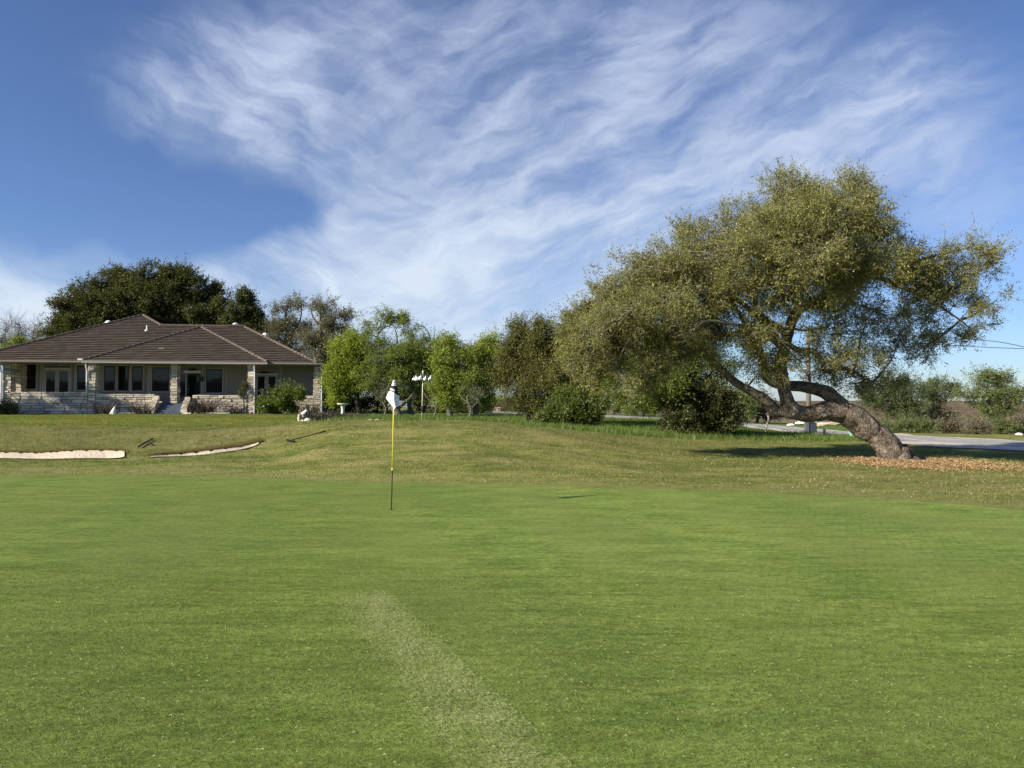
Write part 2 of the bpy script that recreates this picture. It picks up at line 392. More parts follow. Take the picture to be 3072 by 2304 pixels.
ground = mesh_np('ground', np.stack([GX, GY, GZ], -1).reshape(-1, 3), [quads], ground_mat(), smooth=True,
                 vat=dict(lawn=lawnz.ravel(), lush=lushz.ravel(), bank=bankz.ravel(), scrub=np.clip(scrubz, 0, 1).ravel(), collar=collar.ravel(), wood=woodz.ravel()))
tag(ground, kind='structure')

# ---- putting green
STRIP = [P(1055, 1790, 5), P(1500, 2304, 5)]
def flat(px, py):            # point on the flat green under a pixel ray
    d = P(px, py, 1.0) - np.array([0, 0, CAMZ]); t = CAMZ / -d[2]; return np.array([d[0] * t, d[1] * t])
_c0, _c1 = flat(1075, 1785), flat(1535, 2304); _d = unit(_c1 - _c0); _n = np.array([_d[1], -_d[0]]); _n = _n if _n[0] > 0 else -_n
STRIPG = (_c0 - _n * .20, _c1 - _n * .20, _d, _n, .40)
def green_mat():
    m, g, b = mat_new('putting_green_turf'); p = g.pos()
    xs_ = g.n('ShaderNodeSeparateXYZ'); g.put(xs_.inputs[0], p); X0, Y0_ = xs_.outputs[0], xs_.outputs[1]
    n0 = g.noise(p, .30, 3, .5); n1 = g.noise(g.map(p, (.7, 1.5, 1), (0, 0, .12)), 1.5, 5, .55); n2 = g.noise(g.map(p, (.8, 1.6, 1)), 5.5, 5, .6)
    n3 = g.noise(p, 60, 5, .7); n4 = g.noise(g.map(p, (1.6, .8, 1), (0, 0, .5)), 190, 3, .7)
    col = g.mix(g.ss(g.m('ADD', g.m('MULTIPLY', n1, .62), g.m('MULTIPLY', n2, .38)), .34, .66), (.136, .200, .035), (.236, .310, .067))
    col = g.mix(g.m('MULTIPLY', g.ss(n0, .42, .64), .5), col, (.135, .19, .046))
    col = g.mix(g.m('MULTIPLY', g.ss(g.noise(g.map(p, (.8, 1.8, 1)), 2.6, 4, .6), .60, .76), .5), col, (.26, .265, .09))
    bnd = g.noise(g.map(p, (.35, 2.4, 1), (0, 0, .06)), 3.4, 6, .68); col = g.mix(g.m('MULTIPLY', g.ss(bnd, .36, .50, 1., 0.), .55), col, (.088, .128, .024)); col = g.mix(g.m('MULTIPLY', g.ss(bnd, .54, .70), .6), col, (.245, .285, .085))
    mot = g.noise(g.map(p, (.8, 1.3, 1)), 13., 5, .65); fm = g.m('MULTIPLY_ADD', g.ss(mot, .3, .7), .46, .77); col = g.mix(1., col, g.vec(fm, fm, fm), 'MULTIPLY')
    du = g.m('ADD', g.m('MULTIPLY', X0, .94), g.m('ADD', g.m('MULTIPLY', Y0_, .34), g.m('MULTIPLY', n2, .05))); dv = g.m('ADD', g.m('MULTIPLY', X0, -.34), g.m('ADD', g.m('MULTIPLY', Y0_, .94), g.m('MULTIPLY', n1, .06)))
    pit = g.ss(g.m('MULTIPLY', g.m('SINE', g.m('MULTIPLY', du, 52.)), g.m('SINE', g.m('MULTIPLY', dv, 52.))), .45, .9); pf = g.m('MULTIPLY_ADD', pit, -.17, 1.02); col = g.mix(1., col, g.vec(pf, pf, pf), 'MULTIPLY')
    # mower passes: alternate stripes running away from the camera
    x = g.n('ShaderNodeSeparateXYZ'); g.put(x.inputs[0], p); X, Yv = x.outputs[0], x.outputs[1]
    st = g.m('SINE', g.m('MULTIPLY', g.m('ADD', X, g.m('MULTIPLY', Yv, .25)), 2.4)); st = g.ss(st, -.35, .35)
    col = g.mix(g.m('MULTIPLY', st, .22), col, (.215, .255, .066))
    half = g.ss(g.m('ADD', g.m('MULTIPLY_ADD', Yv, .04, X), g.m('MULTIPLY', g.m('SUBTRACT', n1, .5), .5)), -2.2, 1.2, 1., 0.)      # darker tone over the left half, soft wavy edge
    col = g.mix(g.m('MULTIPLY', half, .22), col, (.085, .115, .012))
    # brushed pale strip left by one narrow pass
    a0, a1, dl, nl, w = STRIPG
    def lin(v, c0): return g.m('ADD', g.m('MULTIPLY_ADD', X, float(v[0]), float(-v @ c0)), g.m('MULTIPLY', Yv, float(v[1])))
    wob = g.m('MULTIPLY', g.m('SUBTRACT', g.noise(p, 5, 5, .7), .5), .055)
    s = g.m('ADD', lin(nl, a1), wob); t = g.m('ADD', lin(-dl, a0), g.m('MULTIPLY', wob, 3.))            # across / along (towards the far end)
    inside = g.m('MULTIPLY', g.m('MULTIPLY', g.ss(s, -.08, .22), g.ss(s, w - .03, w + .03, 1., 0.)), g.ss(t, -.30, .10, 1., 0.))
    # fibres in the strip
    ang = math.atan2(dl[1], dl[0])
    fib = g.noise(g.map(p, (1, .28, 1), (0, 0, -ang + math.pi / 2 + .5)), 95, 4, .75, .5)
    patch = g.ss(g.noise(p, 3.2, 4, .6), .33, .68)
    sf = g.m('MULTIPLY', inside, g.m('MULTIPLY', g.m('MULTIPLY_ADD', patch, .75, .25), g.ss(fib, .36, .64)))
    col = g.mix(g.m('MULTIPLY', sf, .8), col, (.36, .345, .15))
    f = g.m('MULTIPLY', g.m('MULTIPLY_ADD', g.ss(n3, .3, .7), .42, .79), g.m('MULTIPLY_ADD', g.ss(n4, .3, .7), .40, .80))
    col = g.mix(1., col, g.vec(f, f, f), 'MULTIPLY')
    g.put(b.inputs['Base Color'], col); b.inputs['Roughness'].default_value = .9; b.inputs['Specular IOR Level'].default_value = .12
    g.put(b.inputs['Normal'], g.bump(g.m('ADD', n4, g.m('MULTIPLY', n3, 1.5)), .75, .012))
    return m
pts = [(px, float(yedge(px))) for px in np.linspace(-900, 3700, 90)]
ring = [((px - CX) / F * Y, Y) for px, Y in pts]
r0, r1 = ring[0], ring[-1]
for k in range(1, 24):
    a = k / 24; ang = math.pi * a
    cxm, cym = (r0[0] + r1[0]) / 2, (r0[1] + r1[1]) / 2; rx = (r1[0] - r0[0]) / 2
    lx = cxm + rx * math.cos(ang); ly = cym - 17 * math.sin(ang) + (r1[1] - cym) * math.cos(ang)
    ring.append((lx, ly))
wob = [(x + .05 * math.sin(i * 1.9), y + .05 * math.sin(i * 2.7 + 1)) for i, (x, y) in enumerate(ring)]
mb = MB(); mb.add([(x, y, .006) for x, y in wob] + [(x, y, -.05) for x, y in wob], [tuple(range(len(wob)))[::-1]])
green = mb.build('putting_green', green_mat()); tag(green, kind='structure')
if green.data.polygons[0].normal.z < 0: green.data.flip_normals()

# ---- sand
def sand_mat():
    m, g, b = mat_new('bunker_sand'); p = g.pos()
    n = g.noise(p, 9, 6, .65); n2 = g.noise(p, 1.4, 3, .5)
    c = g.mix(g.ss(n, .3, .7), (.50, .42, .305), (.64, .555, .42)); c = g.mix(g.m('MULTIPLY', g.ss(n2, .55, .75), .3), c, (.37, .29, .20))
    rk_ = g.m('SINE', g.m('MULTIPLY', g.noise(p, .9, 2, .5), 160.))
    g.put(b.inputs['Base Color'], c); b.inputs['Roughness'].default_value = .95; g.put(b.inputs['Normal'], g.bump(g.m('ADD', n, g.m('MULTIPLY', rk_, .12)), .7, .05)); return m
SAND = sand_mat()
def drape(name, pxs, fa, fb, nt, dz, mat, jit=0.):
    V = []
    for px in pxs:
        a, b = fa(px), fb(px)
        for k in range(nt + 1):
            t = k / nt; Y = a + (b - a) * t; x = (px - CX) / F * Y; V.append((x, Y, gz1(x, Y) + dz))
    n = nt + 1; m = len(pxs)
    Fq = [(i * n + k, (i + 1) * n + k, (i + 1) * n + k + 1, i * n + k + 1) for i in range(m - 1) for k in range(nt)]
    return tag(mesh_np(name, np.array(V), [np.array(Fq)], mat, smooth=True), kind='structure')
for B in (B1, B2):
    px = np.arange(B['px'][0] + 1, B['px'][-1] - 7, 5.)
    drape('sand_bunker', px, lambda q: float(np.interp(q, B['px'], B['a'])) + .01, lambda q: float(np.interp(q, B['px'], B['b'])) + .10 * math.sin(q * .21) * math.sin(q * .077) * min(1., 2 * float(np.interp(q, B['px'], B['b']) - np.interp(q, B['px'], B['a'])) - .2), 14, .03, SAND)

# ---- road and gravel shoulders (polyline of centre + half width)
near = np.array([(23.5, 15.5), (17.2, 23.9), (14.9, 26.9), (14.7, 33), (14.9, 41), (13.6, 46.5), (8, 56), (-6, 66)])
far = np.array([(27.5, 22.0), (21.6, 30.0), (19.7, 36), (19.2, 43), (18.8, 52), (16.5, 58), (9, 64), (-4, 74)])
def resamp(a, n):
    d = np.r_[0, np.cumsum(np.linalg.norm(np.diff(a, axis=0), axis=1))]; s = np.linspace(0, d[-1], n)
    o = np.stack([np.interp(s, d, a[:, 0]), np.interp(s, d, a[:, 1])], 1)
    k = np.ones(9) / 9
    for c in range(2): o[:, c] = np.convolve(np.pad(o[:, c], 4, mode='reflect', reflect_type='odd'), k, 'valid')
    return o
NR, FR = resamp(near, 160), resamp(far, 160)
def strip(name, t0, t1, dz, mat, wob=0.):
    V = []; ks = np.linspace(t0, t1, 9)
    for i in range(160):
        for k in ks:
            e = wob * math.sin(i * .9 + k * 3) if k in (t0, t1) else 0
            q = NR[i] * (1 - k - e) + FR[i] * (k + e); V.append((q[0], q[1], gz1(*q) + dz))
    Fq = [(i * 9 + k, i * 9 + k + 1, (i + 1) * 9 + k + 1, (i + 1) * 9 + k) for i in range(159) for k in range(8)]
    o = tag(mesh_np(name, np.array(V), [np.array(Fq)], mat, smooth=True), kind='structure')
    if sum(p.normal.z for p in o.data.polygons) < 0: o.data.flip_normals()
    return o
strip('gravel_shoulder', -.02, 1.03, .02, simple('pale_gravel', (.50, .43, .36), .95, .25, 5, .5), .02)
strip('road', .30, .93, .03, simple('worn_asphalt', (.31, .295, .272), .9, .2, 2.5, .3), .006)

OX0, OY0 = -CX / F * 52.0, 52.0; _a = math.atan2(55.65 - 52.0, (983 - CX) / F * 55.65 - OX0); HC0, HS0 = math.cos(_a), math.sin(_a)
# ------------------------------------------------------------------ grass geometry (stuff)
def blades(name, x, y, h, w, mat, lean=.35, tint=None, label=None):
    n = len(x); z = gz(x, y); a = rng.uniform(0, 2 * np.pi, n); h = h * rng.uniform(.5, 1.3, n)
    b0 = np.stack([x - np.cos(a) * w, y - np.sin(a) * w, z - .01], 1); b1 = np.stack([x + np.cos(a) * w, y + np.sin(a) * w, z - .01], 1)
    t = np.stack([x + rng.normal(0, lean, n) * h, y + rng.normal(0, lean, n) * h, z + h], 1)
    V = np.stack([b0, b1, t], 1).reshape(-1, 3); Ft = np.arange(3 * n).reshape(-1, 3)
    o = mesh_np(name, V, [Ft], mat, tint=rng.random(n) if tint is None else tint)
    return tag(o, kind='stuff')
def vnoise(x, y, s, seed=0):
    return .5 + .5 * np.sin(x * s + 2.1 * np.sin(y * s * .7 + seed) + seed) * np.sin(y * s * 1.3 + 1.9 * np.sin(x * s * .8 + seed * 2))
def scatter(n, px0, px1, y0, y1):
    Y = np.sqrt(rng.uniform(y0 ** 2, y1 ** 2, n)); px = rng.uniform(px0, px1, n); return px, (px - CX) / F * Y, Y
# long green grass below the trees
px, x, y = scatter(230000, 860, 2680, 23.5, 50)
cy_ = np.interp(px, [820, 960, 1450, 1640, 1850, 2100, 2300, 2680], [27, 25, 24.4, 23.8, 24.6, 26.4, 27.6, 28.5])
k = (y > cy_ + rng.normal(.3, .5, len(y))) & (px > 1000 + rng.normal(0, 60, len(px))) & (rng.random(len(y)) < .35 + .65 * vnoise(x, y, .9)) & ~((px > 2150) & (y > 40 - (px - 2150) * .02))
x, y = x[k], y[k]
blades('long_grass', x, y, .13 + .13 * vnoise(x, y, 1.7, 2), .012, M['blade_green'], .4, tint=np.clip(.25 + .5 * vnoise(x, y, .8, 5) + rng.normal(0, .2, len(x)), 0, 1))
# rough
px, x, y = scatter(210000, -60, 3150, 11, 28)
ins = np.zeros(len(px), bool)
for B in (B1, B2):
    a = np.interp(px, B['px'], B['a']); b = np.interp(px, B['px'], B['b']); ins |= (px > B['px'][0]) & (px < B['px'][-1]) & (y > a - .05) & (y < b + .02)
ye = yedge(px); k = (y > ye + rng.uniform(.0, 1.4, len(y))) & ~ins & ~((px > 2850) & (y > 22.5)) & ~((px > 2600) & (y > 26))
px, x, y = px[k], x[k], y[k]
dry = np.clip(.0 + .62 * vnoise(x, y * 1.6, .7, 3) + .28 * vnoise(x, y * 2, 2.3, 1) + rng.normal(0, .12, len(x)), 0, .92)
blades('rough_grass', x, y, .024 + .022 * vnoise(x, y, 1.2), .008, M['blade_dry'], .9, tint=dry)
# mown lawn in front of the house
px, x, y = scatter(170000, -60, 1010, 26.5, 52)
k = (rng.random(len(y)) < .3 + .7 * vnoise(x * .5, y * 1.5, .9, 4)) & (px < 980 + rng.normal(0, 40, len(px))); x, y = x[k], y[k]
k = ((x - OX0) * -HS0 + (y - OY0) * HC0) < -1.6; x, y = x[k], y[k]
blades('lawn_grass', x, y, (.03 + .02 * vnoise(x, y, 1.3)), .012, M['blade_lawn'], .8, tint=np.clip(.25 + .55 * vnoise(x * .6, y * 2., .6, 5) + rng.normal(0, .2, len(x)), 0, 1))
# straw fringe over the bunkers' back edges
xs, ys, ts = [], [], []
for B, n in ((B1, 9000), (B2, 20000)):
    q = rng.uniform(B['px'][0], B['px'][-1], n); Yb = np.interp(q, B['px'], B['b']) + np.abs(rng.normal(0, .22, n)) + .02
    xs.append((q - CX) / F * Yb); ys.append(Yb); ts.append(rng.uniform(.0, 1, n))
blades('bunker_edge_grass', np.concatenate(xs), np.concatenate(ys), .09, .008, leaf_mat('edge_straw', (.13, .11, .035), (.33, .27, .11), trans=.3), .55, tint=np.concatenate(ts))
# turf blades on the near green and its pale clippings
px, x, y = scatter(420000, -30, 3110, 2.9, 7.5)
k = rng.random(len(y)) < np.clip(1.25 - (y - 2.9) / 4.6, 0, 1); x, y = x[k], y[k]
n = len(x); a = rng.uniform(0, 2 * np.pi, n); L = rng.uniform(.006, .018, n); w = rng.uniform(.0012, .0024, n)
d = np.stack([np.cos(a), np.sin(a), rng.uniform(.15, .9, n)], 1); s_ = np.stack([-np.sin(a), np.cos(a), np.zeros(n)], 1)
b = np.stack([x, y, np.full(n, .005)], 1); V = np.stack([b - s_ * w[:, None], b + s_ * w[:, None], b + d * L[:, None]], 1).reshape(-1, 3)
tag(mesh_np('turf_blades', V, [np.arange(3 * n).reshape(-1, 3)], M['blade_turf'], tint=np.clip(rng.normal(.42, .3, n), 0, 1)), kind='stuff')
def slivers(x, y, L, w, a, z0=.012):
    n = len(x); c = np.stack([x, y, np.full(n, z0)], 1); d = np.stack([np.cos(a), np.sin(a), np.zeros(n)], 1); s = np.stack([-np.sin(a), np.cos(a), np.zeros(n)], 1)
    up = np.array([0, 0, 1.]); bend = rng.uniform(.15, .5, n)[:, None] * L[:, None]
    p0 = c - d * L[:, None] / 2; p1 = c + s * bend * .5 + up * .006; p2 = c + d * L[:, None] / 2
    W = w[:, None] * (s * .6 + up * .8)
    V = np.stack([p0 - W * .4, p0 + W * .4, p1 - W, p1 + W, p2 - W * .4, p2 + W * .4], 1).reshape(-1, 3)
    b = (np.arange(n) * 6)[:, None]; return V, np.concatenate([b + [0, 2, 3, 1], b + [2, 4, 5, 3]])
gxs, gys = [], []
for Yr in np.arange(2.9, 7.2, .085):
    xr = np.arange(-Yr * .74, Yr * .74, .085); keep = rng.random(len(xr)) < .8 * np.clip(1.35 - (Yr - 2.9) / 4, .05, 1)
    gxs.append((xr + rng.normal(0, .028, len(xr)))[keep]); gys.append((Yr + rng.normal(0, .028, len(xr)))[keep])
x = np.concatenate(gxs); y = np.concatenate(gys); n = len(x)
V, Fq = slivers(x, y, rng.uniform(.009, .021, n), rng.uniform(.0009, .0017, n), rng.normal(.15, .55, n))
tag(mesh_np('grass_clippings', V, [Fq], M['clip'], tint=np.tile(rng.random(n), 2)), kind='stuff')

def strip_fibres():
    a0, a1, dl, nl, w = STRIPG; Ls = float((a1 - a0) @ dl) + .8; n = 15000
    u = rng.beta(1.4, 1., n) * (w + .12) - .06; v = rng.uniform(0, Ls, n); keep = (rng.random(n) < .2 + .8 * vnoise(u * 3 + v, v * 1.2, 3.1, 2) ** 1.5) & (v > .28 * rng.random(n) + .12 * np.sin(u * 21) * np.sin(u * 9)); u, v = u[keep], v[keep]; n = len(u)
    v = v + rng.normal(0, .05, n); q = a0[None] + nl * u[:, None] + dl * v[:, None]
    ang = math.atan2(dl[1], dl[0]) + .35 + rng.normal(0, .45, n)
    V, Fq = slivers(q[:, 0], q[:, 1], rng.uniform(.010, .032, n), rng.uniform(.0003, .0006, n), ang, .011)
    tag(mesh_np('brushed_fibres', V, [Fq], M['clip'], tint=np.tile(rng.random(n) * .45, 2)), kind='stuff')
strip_fibres()
# ------------------------------------------------------------------ trees
def leaves_np(c, d, L, W):
    n = len(c); r = unit(rng.normal(size=(n, 3))); s = unit(np.cross(d, r)); L = L[:, None]; W = W[:, None]
    mid = c + d * L * .45
    V = np.stack([c, mid + s * W * .5, c + d * L, mid - s * W * .5], 1).reshape(-1, 3)
    return V, np.arange(4 * n).reshape(-1, 4)

def make_tree(name, label, cat, Y0, base, limbs, blobs, nleaf, leaf, mleaf, mbark, sprig=.4, per=(7, 11), droop=.0, group=None,
              depth=.8, shell=.45, lump=7., brmax=9., twigs=True, twr=.012, sides=12, bark=.12, extra=None, tintshift=0.):
    """base/limbs/blobs are measured on the photograph at distance Y0; limbs [(px,py,dY)...],[radius m...]; blobs (px,py,rx,ry,dY,density)"""
    b = P(base[0], base[1], Y0); b[2] = gz1(b[0], b[1])
    root = empty(name, b, label, cat, group)
    mpp = Y0 / F
    wood = []; tw = []; skel = []
    for li, (pl, rl) in enumerate(limbs):
        pts = [P(p[0], p[1], Y0 + (p[2] if len(p) > 2 else 0)) for p in pl]
        if li == 0: pts[0][2] = min(pts[0][2], gz1(pts[0][0], pts[0][1]) - .05)
        q, r = spline(pts, rl, .07 if (sides >= 30 and max(rl) > .1) else max(.1, mpp * 6))
        if bark: q = q + np.array([[mnoise.noise(Vector((i * .22, li * 7.7, c * 3.3))) for c in range(3)] for i in range(len(q))]) * r[:, None] * .5 * np.minimum(1, np.arange(len(q)) / 6)[:, None] * (.5 if sides >= 30 else 1)
        V, Fq = tube_np(q, r, (sides if r.max() > .1 else min(sides, 12)) if r.max() > .06 else 6, bark, li * 3.1); wood.append((V, Fq)); skel.append(q[len(q) // 4:] if li == 0 else q)
    skel = np.concatenate(skel)
    wts = np.array([bb[2] * bb[3] * (bb[5] if len(bb) > 5 else 1) for bb in blobs]); wts = wts / wts.sum()
    spn, lpn = per; C = []; O = []; T0 = []
    for bb, wt in zip(blobs, wts):
        c = P(bb[0], bb[1], Y0 + (bb[4] if len(bb) > 4 else 0)); rx, rz = bb[2] * mpp, bb[3] * mpp; ry = (rx + rz) / 2 * depth
        i = np.argmin(((skel - c) ** 2).sum(1) + 1.5 * np.maximum(0, skel[:, 2] - c[2]) ** 2); s = skel[i]
        L = np.linalg.norm(c - s)
        if L > .15:
            m = np.array([s, s + (c - s) * .35 + [0, 0, -.06 * L], s + (c - s) * .7 + rng.normal(0, .05 * L, 3), c])
            r0 = min(.012 + .022 * min(L, 3.), brmax); q, r = spline(m, [r0 * 1.3, r0, r0 * .7, r0 * .35], max(.12, mpp * 8))
            wood.append(tube_np(q, r, 6)); bs = q
        else: bs = s[None]
        ncl = max(3, int(round(nleaf * wt / (spn * lpn))))
        nlump = max(6, int(round(ncl / (lump if (len(bb) < 6 or bb[5] > .65) else 2.2)))); lu = unit(rng.normal(size=(nlump, 3))); lr = rng.random(nlump) ** shell
        lc_ = lu * lr[:, None]; ls = rng.uniform(.18, .36, nlump); pick = rng.integers(0, nlump, ncl)
        q_ = lc_[pick] + unit(rng.normal(size=(ncl, 3))) * (rng.random(ncl) ** .45 * ls[pick] * 1.25)[:, None]
        cp = c + q_ * np.array([rx, ry, rz])
        st = np.concatenate([bs, skel]); st = st[rng.permutation(len(st))[:400]]; st = np.concatenate([st, bs])
        D = ((cp[:, None] - st[None]) ** 2).sum(2) + 2 * np.maximum(0, st[None, :, 2] - cp[:, None, 2]) ** 2
        s0 = st[D.argmin(1)]
        if twigs:
            dv = cp - s0; ln = np.linalg.norm(dv, axis=1)[:, None]
            tt = np.array([0, .3, .65, 1.])
            Pt = s0[:, None] + dv[:, None] * tt[None, :, None]
            Pt[:, 1] += rng.normal(0, .10, (ncl, 3)) * ln; Pt[:, 2] += rng.normal(0, .10, (ncl, 3)) * ln
            R = (twr * np.clip(ln, .3, 1.6)) * np.array([[1.3, 1., .7, .35]])
            tw.append(tubes_batch(Pt, R, 4))
        C.append(cp); O.append(unit((cp - c) / np.array([rx, ry, rz]))); T0.append(np.clip(rng.normal(.45, .24, ncl) + .0, 0, 1))
    C = np.concatenate(C); O = np.concatenate(O); T0 = np.concatenate(T0); nc = len(C)
    # sprigs
    ci = np.repeat(np.arange(nc), spn); ns = len(ci)
    dirs = unit(O[ci] * .55 + rng.normal(0, .62, (ns, 3)) + np.array([0, 0, .18 - droop]))
    sl = sprig * rng.uniform(.5, 1.3, ns) * np.where(rng.random(ns) < .06, 1.9, 1.); sp = C[ci] + rng.normal(0, .22, (ns, 3)) * sprig
    if twigs:
        tt = np.array([0, .5, 1.])
        Pt = sp[:, None] + dirs[:, None] * (sl[:, None] * tt)[..., None]; Pt[:, 2, 2] += sl * (.10 - droop * .4)
        tw.append(tubes_batch(Pt, np.full((ns, 1), twr * .32) * np.array([[1.3, 1, .5]]), 3))
    li = np.repeat(np.arange(ns), lpn); n = len(li); t = rng.uniform(.0, 1.0, n)
    pos = sp[li] + dirs[li] * (sl[li] * t)[:, None] + rng.normal(0, leaf[0] * .55, (n, 3)); pos[:, 2] += sl[li] * t * t * (.10 - droop * .4)
    d = unit(dirs[li] * .6 + rng.normal(0, .7, (n, 3)))
    V, Fq = leaves_np(pos, d, leaf[0] * rng.uniform(.6, 1.3, n), leaf[1] * rng.uniform(.6, 1.3, n))
    tint = np.clip(.6 * T0[ci[li]] + .4 * rng.random(n) + tintshift, 0, 1)
    Vw, Fw = merge(wood)
    mesh_np('trunk', Vw, [Fw], mbark, root, off=b, smooth=True)
    if tw: Vt, Ft = merge(tw); mesh_np('twigs', Vt, [Ft], M['twig_grey'] if mbark is not M['bark_dark'] else mbark, root, off=b)
    cr = mesh_np('crown', V, [Fq], mleaf, root, off=b, tint=tint)
    if extra:
        for nm, pl, rl, mt in extra:
            q, r = spline([P(*p) for p in pl], rl, .1); Vv, Ff = tube_np(q, r, 6); mesh_np(nm, Vv, [Ff], mt, root, off=b, smooth=True)
    return root

# ---- the leaning tree on the right
LY = 19.7
lean_limbs = [
 ([(2790, 1470), (2700, 1384), (2644, 1322), (2590, 1274), (2535, 1243), (2480, 1234), (2425, 1240), (2385, 1238), (2350, 1236), (2318, 1238), (2298, 1243)],
  [.40, .38, .335, .345, .31, .26, .215, .20, .175, .14, .03]),
 ([(2690, 1350), (2668, 1378), (2640, 1398), (2610, 1412)], [.24, .17, .11, .04]), ([(2700, 1350, -.1), (2712, 1384, -.25), (2722, 1410, -.5), (2735, 1430, -.7)], [.26, .20, .13, .04]), ([(2705, 1350), (2740, 1382, .1), (2770, 1396, .2), (2800, 1402, .3)], [.24, .18, .10, .03]),
 ([(2385, 1236), (2362, 1205), (2350, 1150), (2343, 1095), (2352, 1040), (2372, 985), (2392, 915), (2408, 830), (2420, 740), (2425, 660), (2418, 560)],
  [.24, .20, .17, .165, .16, .15, .13, .11, .085, .06, .02]),
 ([(2330, 1240), (2295, 1200), (2260, 1178), (2212, 1152), (2150, 1095), (2105, 1055), (2050, 1005), (1980, 960), (1900, 935)], [.16, .15, .125, .11, .09, .08, .06, .045, .02]),
 ([(2530, 1222, .05), (2488, 1185, .2), (2442, 1166, .35), (2390, 1160, .5), (2330, 1150, .6), (2300, 1130, .7), (2288, 1090, .8), (2270, 1030, .9), (2230, 960, 1.1), (2180, 880, 1.3)],
  [.22, .20, .165, .15, .14, .13, .12, .10, .07, .03]),
 ([(2350, 1045), (2320, 1015), (2280, 1008), (2215, 1003), (2150, 1000, -.3), (2080, 985, -.6), (1990, 960, -.9), (1880, 940, -1.2)], [.13, .12, .11, .09, .075, .06, .045, .02]),
 ([(2362, 1010), (2340, 985), (2300, 960, -.2), (2268, 930, -.4), (2262, 890, -.5), (2200, 820, -.7), (2140, 760, -.9)], [.11, .10, .085, .07, .06, .04, .02]),
 ([(2385, 945), (2430, 905), (2500, 880, .2), (2560, 855, .4), (2620, 830, .5), (2700, 860, .4), (2790, 900, .2), (2880, 960, 0)], [.12, .11, .10, .085, .075, .055, .04, .02]),
 ([(2405, 850), (2460, 790), (2540, 720, -.4), (2600, 650, -.8), (2620, 590, -1.)], [.09, .08, .065, .045, .02]),
 ([(2620, 830, .5), (2700, 800, .3), (2800, 770, 0), (2900, 745, -.3), (2985, 740, -.5)], [.055, .05, .04, .03, .012]),
 ([(2360, 1030, .1), (2400, 1052, .3), (2440, 1055, .4), (2468, 1082, .4), (2480, 1115, .5), (2530, 1105, .6), (2590, 1130, .6), (2650, 1165, .5)], [.085, .08, .075, .075, .065, .045, .035, .015]),
 ([(2400, 880), (2350, 800, .3), (2290, 720, .6), (2230, 650, .8)], [.09, .07, .05, .02]),
 ([(2330, 1010, -.2), (2240, 920, -.6), (2150, 870, -1.0), (2050, 820, -1.4), (1960, 800, -1.6)], [.08, .065, .05, .04, .015]),
]
lean_blobs = [(*b_[:4], max(b_[4], -.55) if (b_[1] > 840 and b_[0] < 2460) else b_[4] * 1.5, b_[5]) for b_ in [(2420, 600, 125, 95, 0, 1.), (2330, 640, 90, 70, .8, .9), (2560, 640, 105, 100, -.4, .95), (2640, 720, 90, 70, .3, .8), (2230, 705, 150, 85, 0, 1.),
 (2110, 760, 120, 85, .6, 1.), (2010, 790, 100, 75, -.6, 1.), (1900, 860, 130, 85, 0, 1.05), (1800, 930, 100, 75, .4, 1.), (1730, 985, 60, 60, -.3, .9), (2170, 860, 150, 90, -1.2, 1.), (2060, 900, 140, 90, 1.2, 1.),
 (2380, 760, 160, 100, -1.4, 1.), (2330, 860, 120, 80, 1.2, .8), (2480, 760, 120, 90, 1.2, .9), (2540, 800, 130, 70, -.8, .9), (2700, 800, 115, 62, 0, .85), (2840, 780, 110, 42, -.3, .75),
 (2940, 748, 62, 26, -.5, .6), (2780, 860, 120, 55, .3, .75), (2860, 920, 75, 60, 0, .7), (2925, 985, 40, 45, 0, .55), (2700, 930, 110, 45, .5, .32), (2590, 990, 110, 70, .9, .27), (2520, 1090, 110, 55, .6, .32),
 (2640, 1140, 80, 45, .5, .42), (2770, 1040, 65, 50, .2, .42), (2620, 930, 130, 60, -.6, .3), (2500, 985, 90, 60, -.4, .3), (2470, 1060, 70, 60, .9, .3), (2570, 1060, 120, 60, -.5, .28), (2690, 1040, 90, 70, .4, .32), (2830, 1000, 70, 50, .3, .45), (2960, 800, 60, 50, .2, .4), (2990, 900, 20, 60, 0, .2), (1990, 990, 140, 80, -.8, 1.), (1880, 1030, 110, 85, .2, 1.), (2110, 1010, 100, 70, .9, .9), (2230, 985, 100, 62, -1.0, .75), (2320, 1062, 70, 55, -.9, .8), (2280, 1110, 60, 40, -.5, .6),
 (2400, 930, 80, 60, -1.0, .7), (2460, 900, 70, 50, -1., .6), (1800, 1060, 70, 70, 0, .8), (1930, 1110, 60, 60, -.2, .6), (2560, 1150, 90, 40, 1., .35), (2450, 1130, 50, 40, .7, .3)]] + [(2370, 660, 95, 60, -3.0, .6), (2480, 650, 85, 58, -3.2, .6), (2580, 700, 80, 55, -2.8, .6), (2290, 740, 80, 50, -2.6, .5), (2450, 760, 95, 55, -3.4, .6), (2640, 780, 75, 45, -2.4, .5), (2520, 850, 80, 45, -2.2, .5), (2010, 880, 90, 55, -2.0, .3), (1900, 930, 85, 55, -2.2, .3), (1800, 985, 70, 55, -1.8, .35), (1760, 1085, 60, 60, -.8, .45), (1850, 1110, 60, 55, -.8, .4), (1980, 1090, 80, 50, -.4, .35), (2080, 1060, 80, 45, -.2, .35), (1720, 1040, 45, 60, 0, .5)]
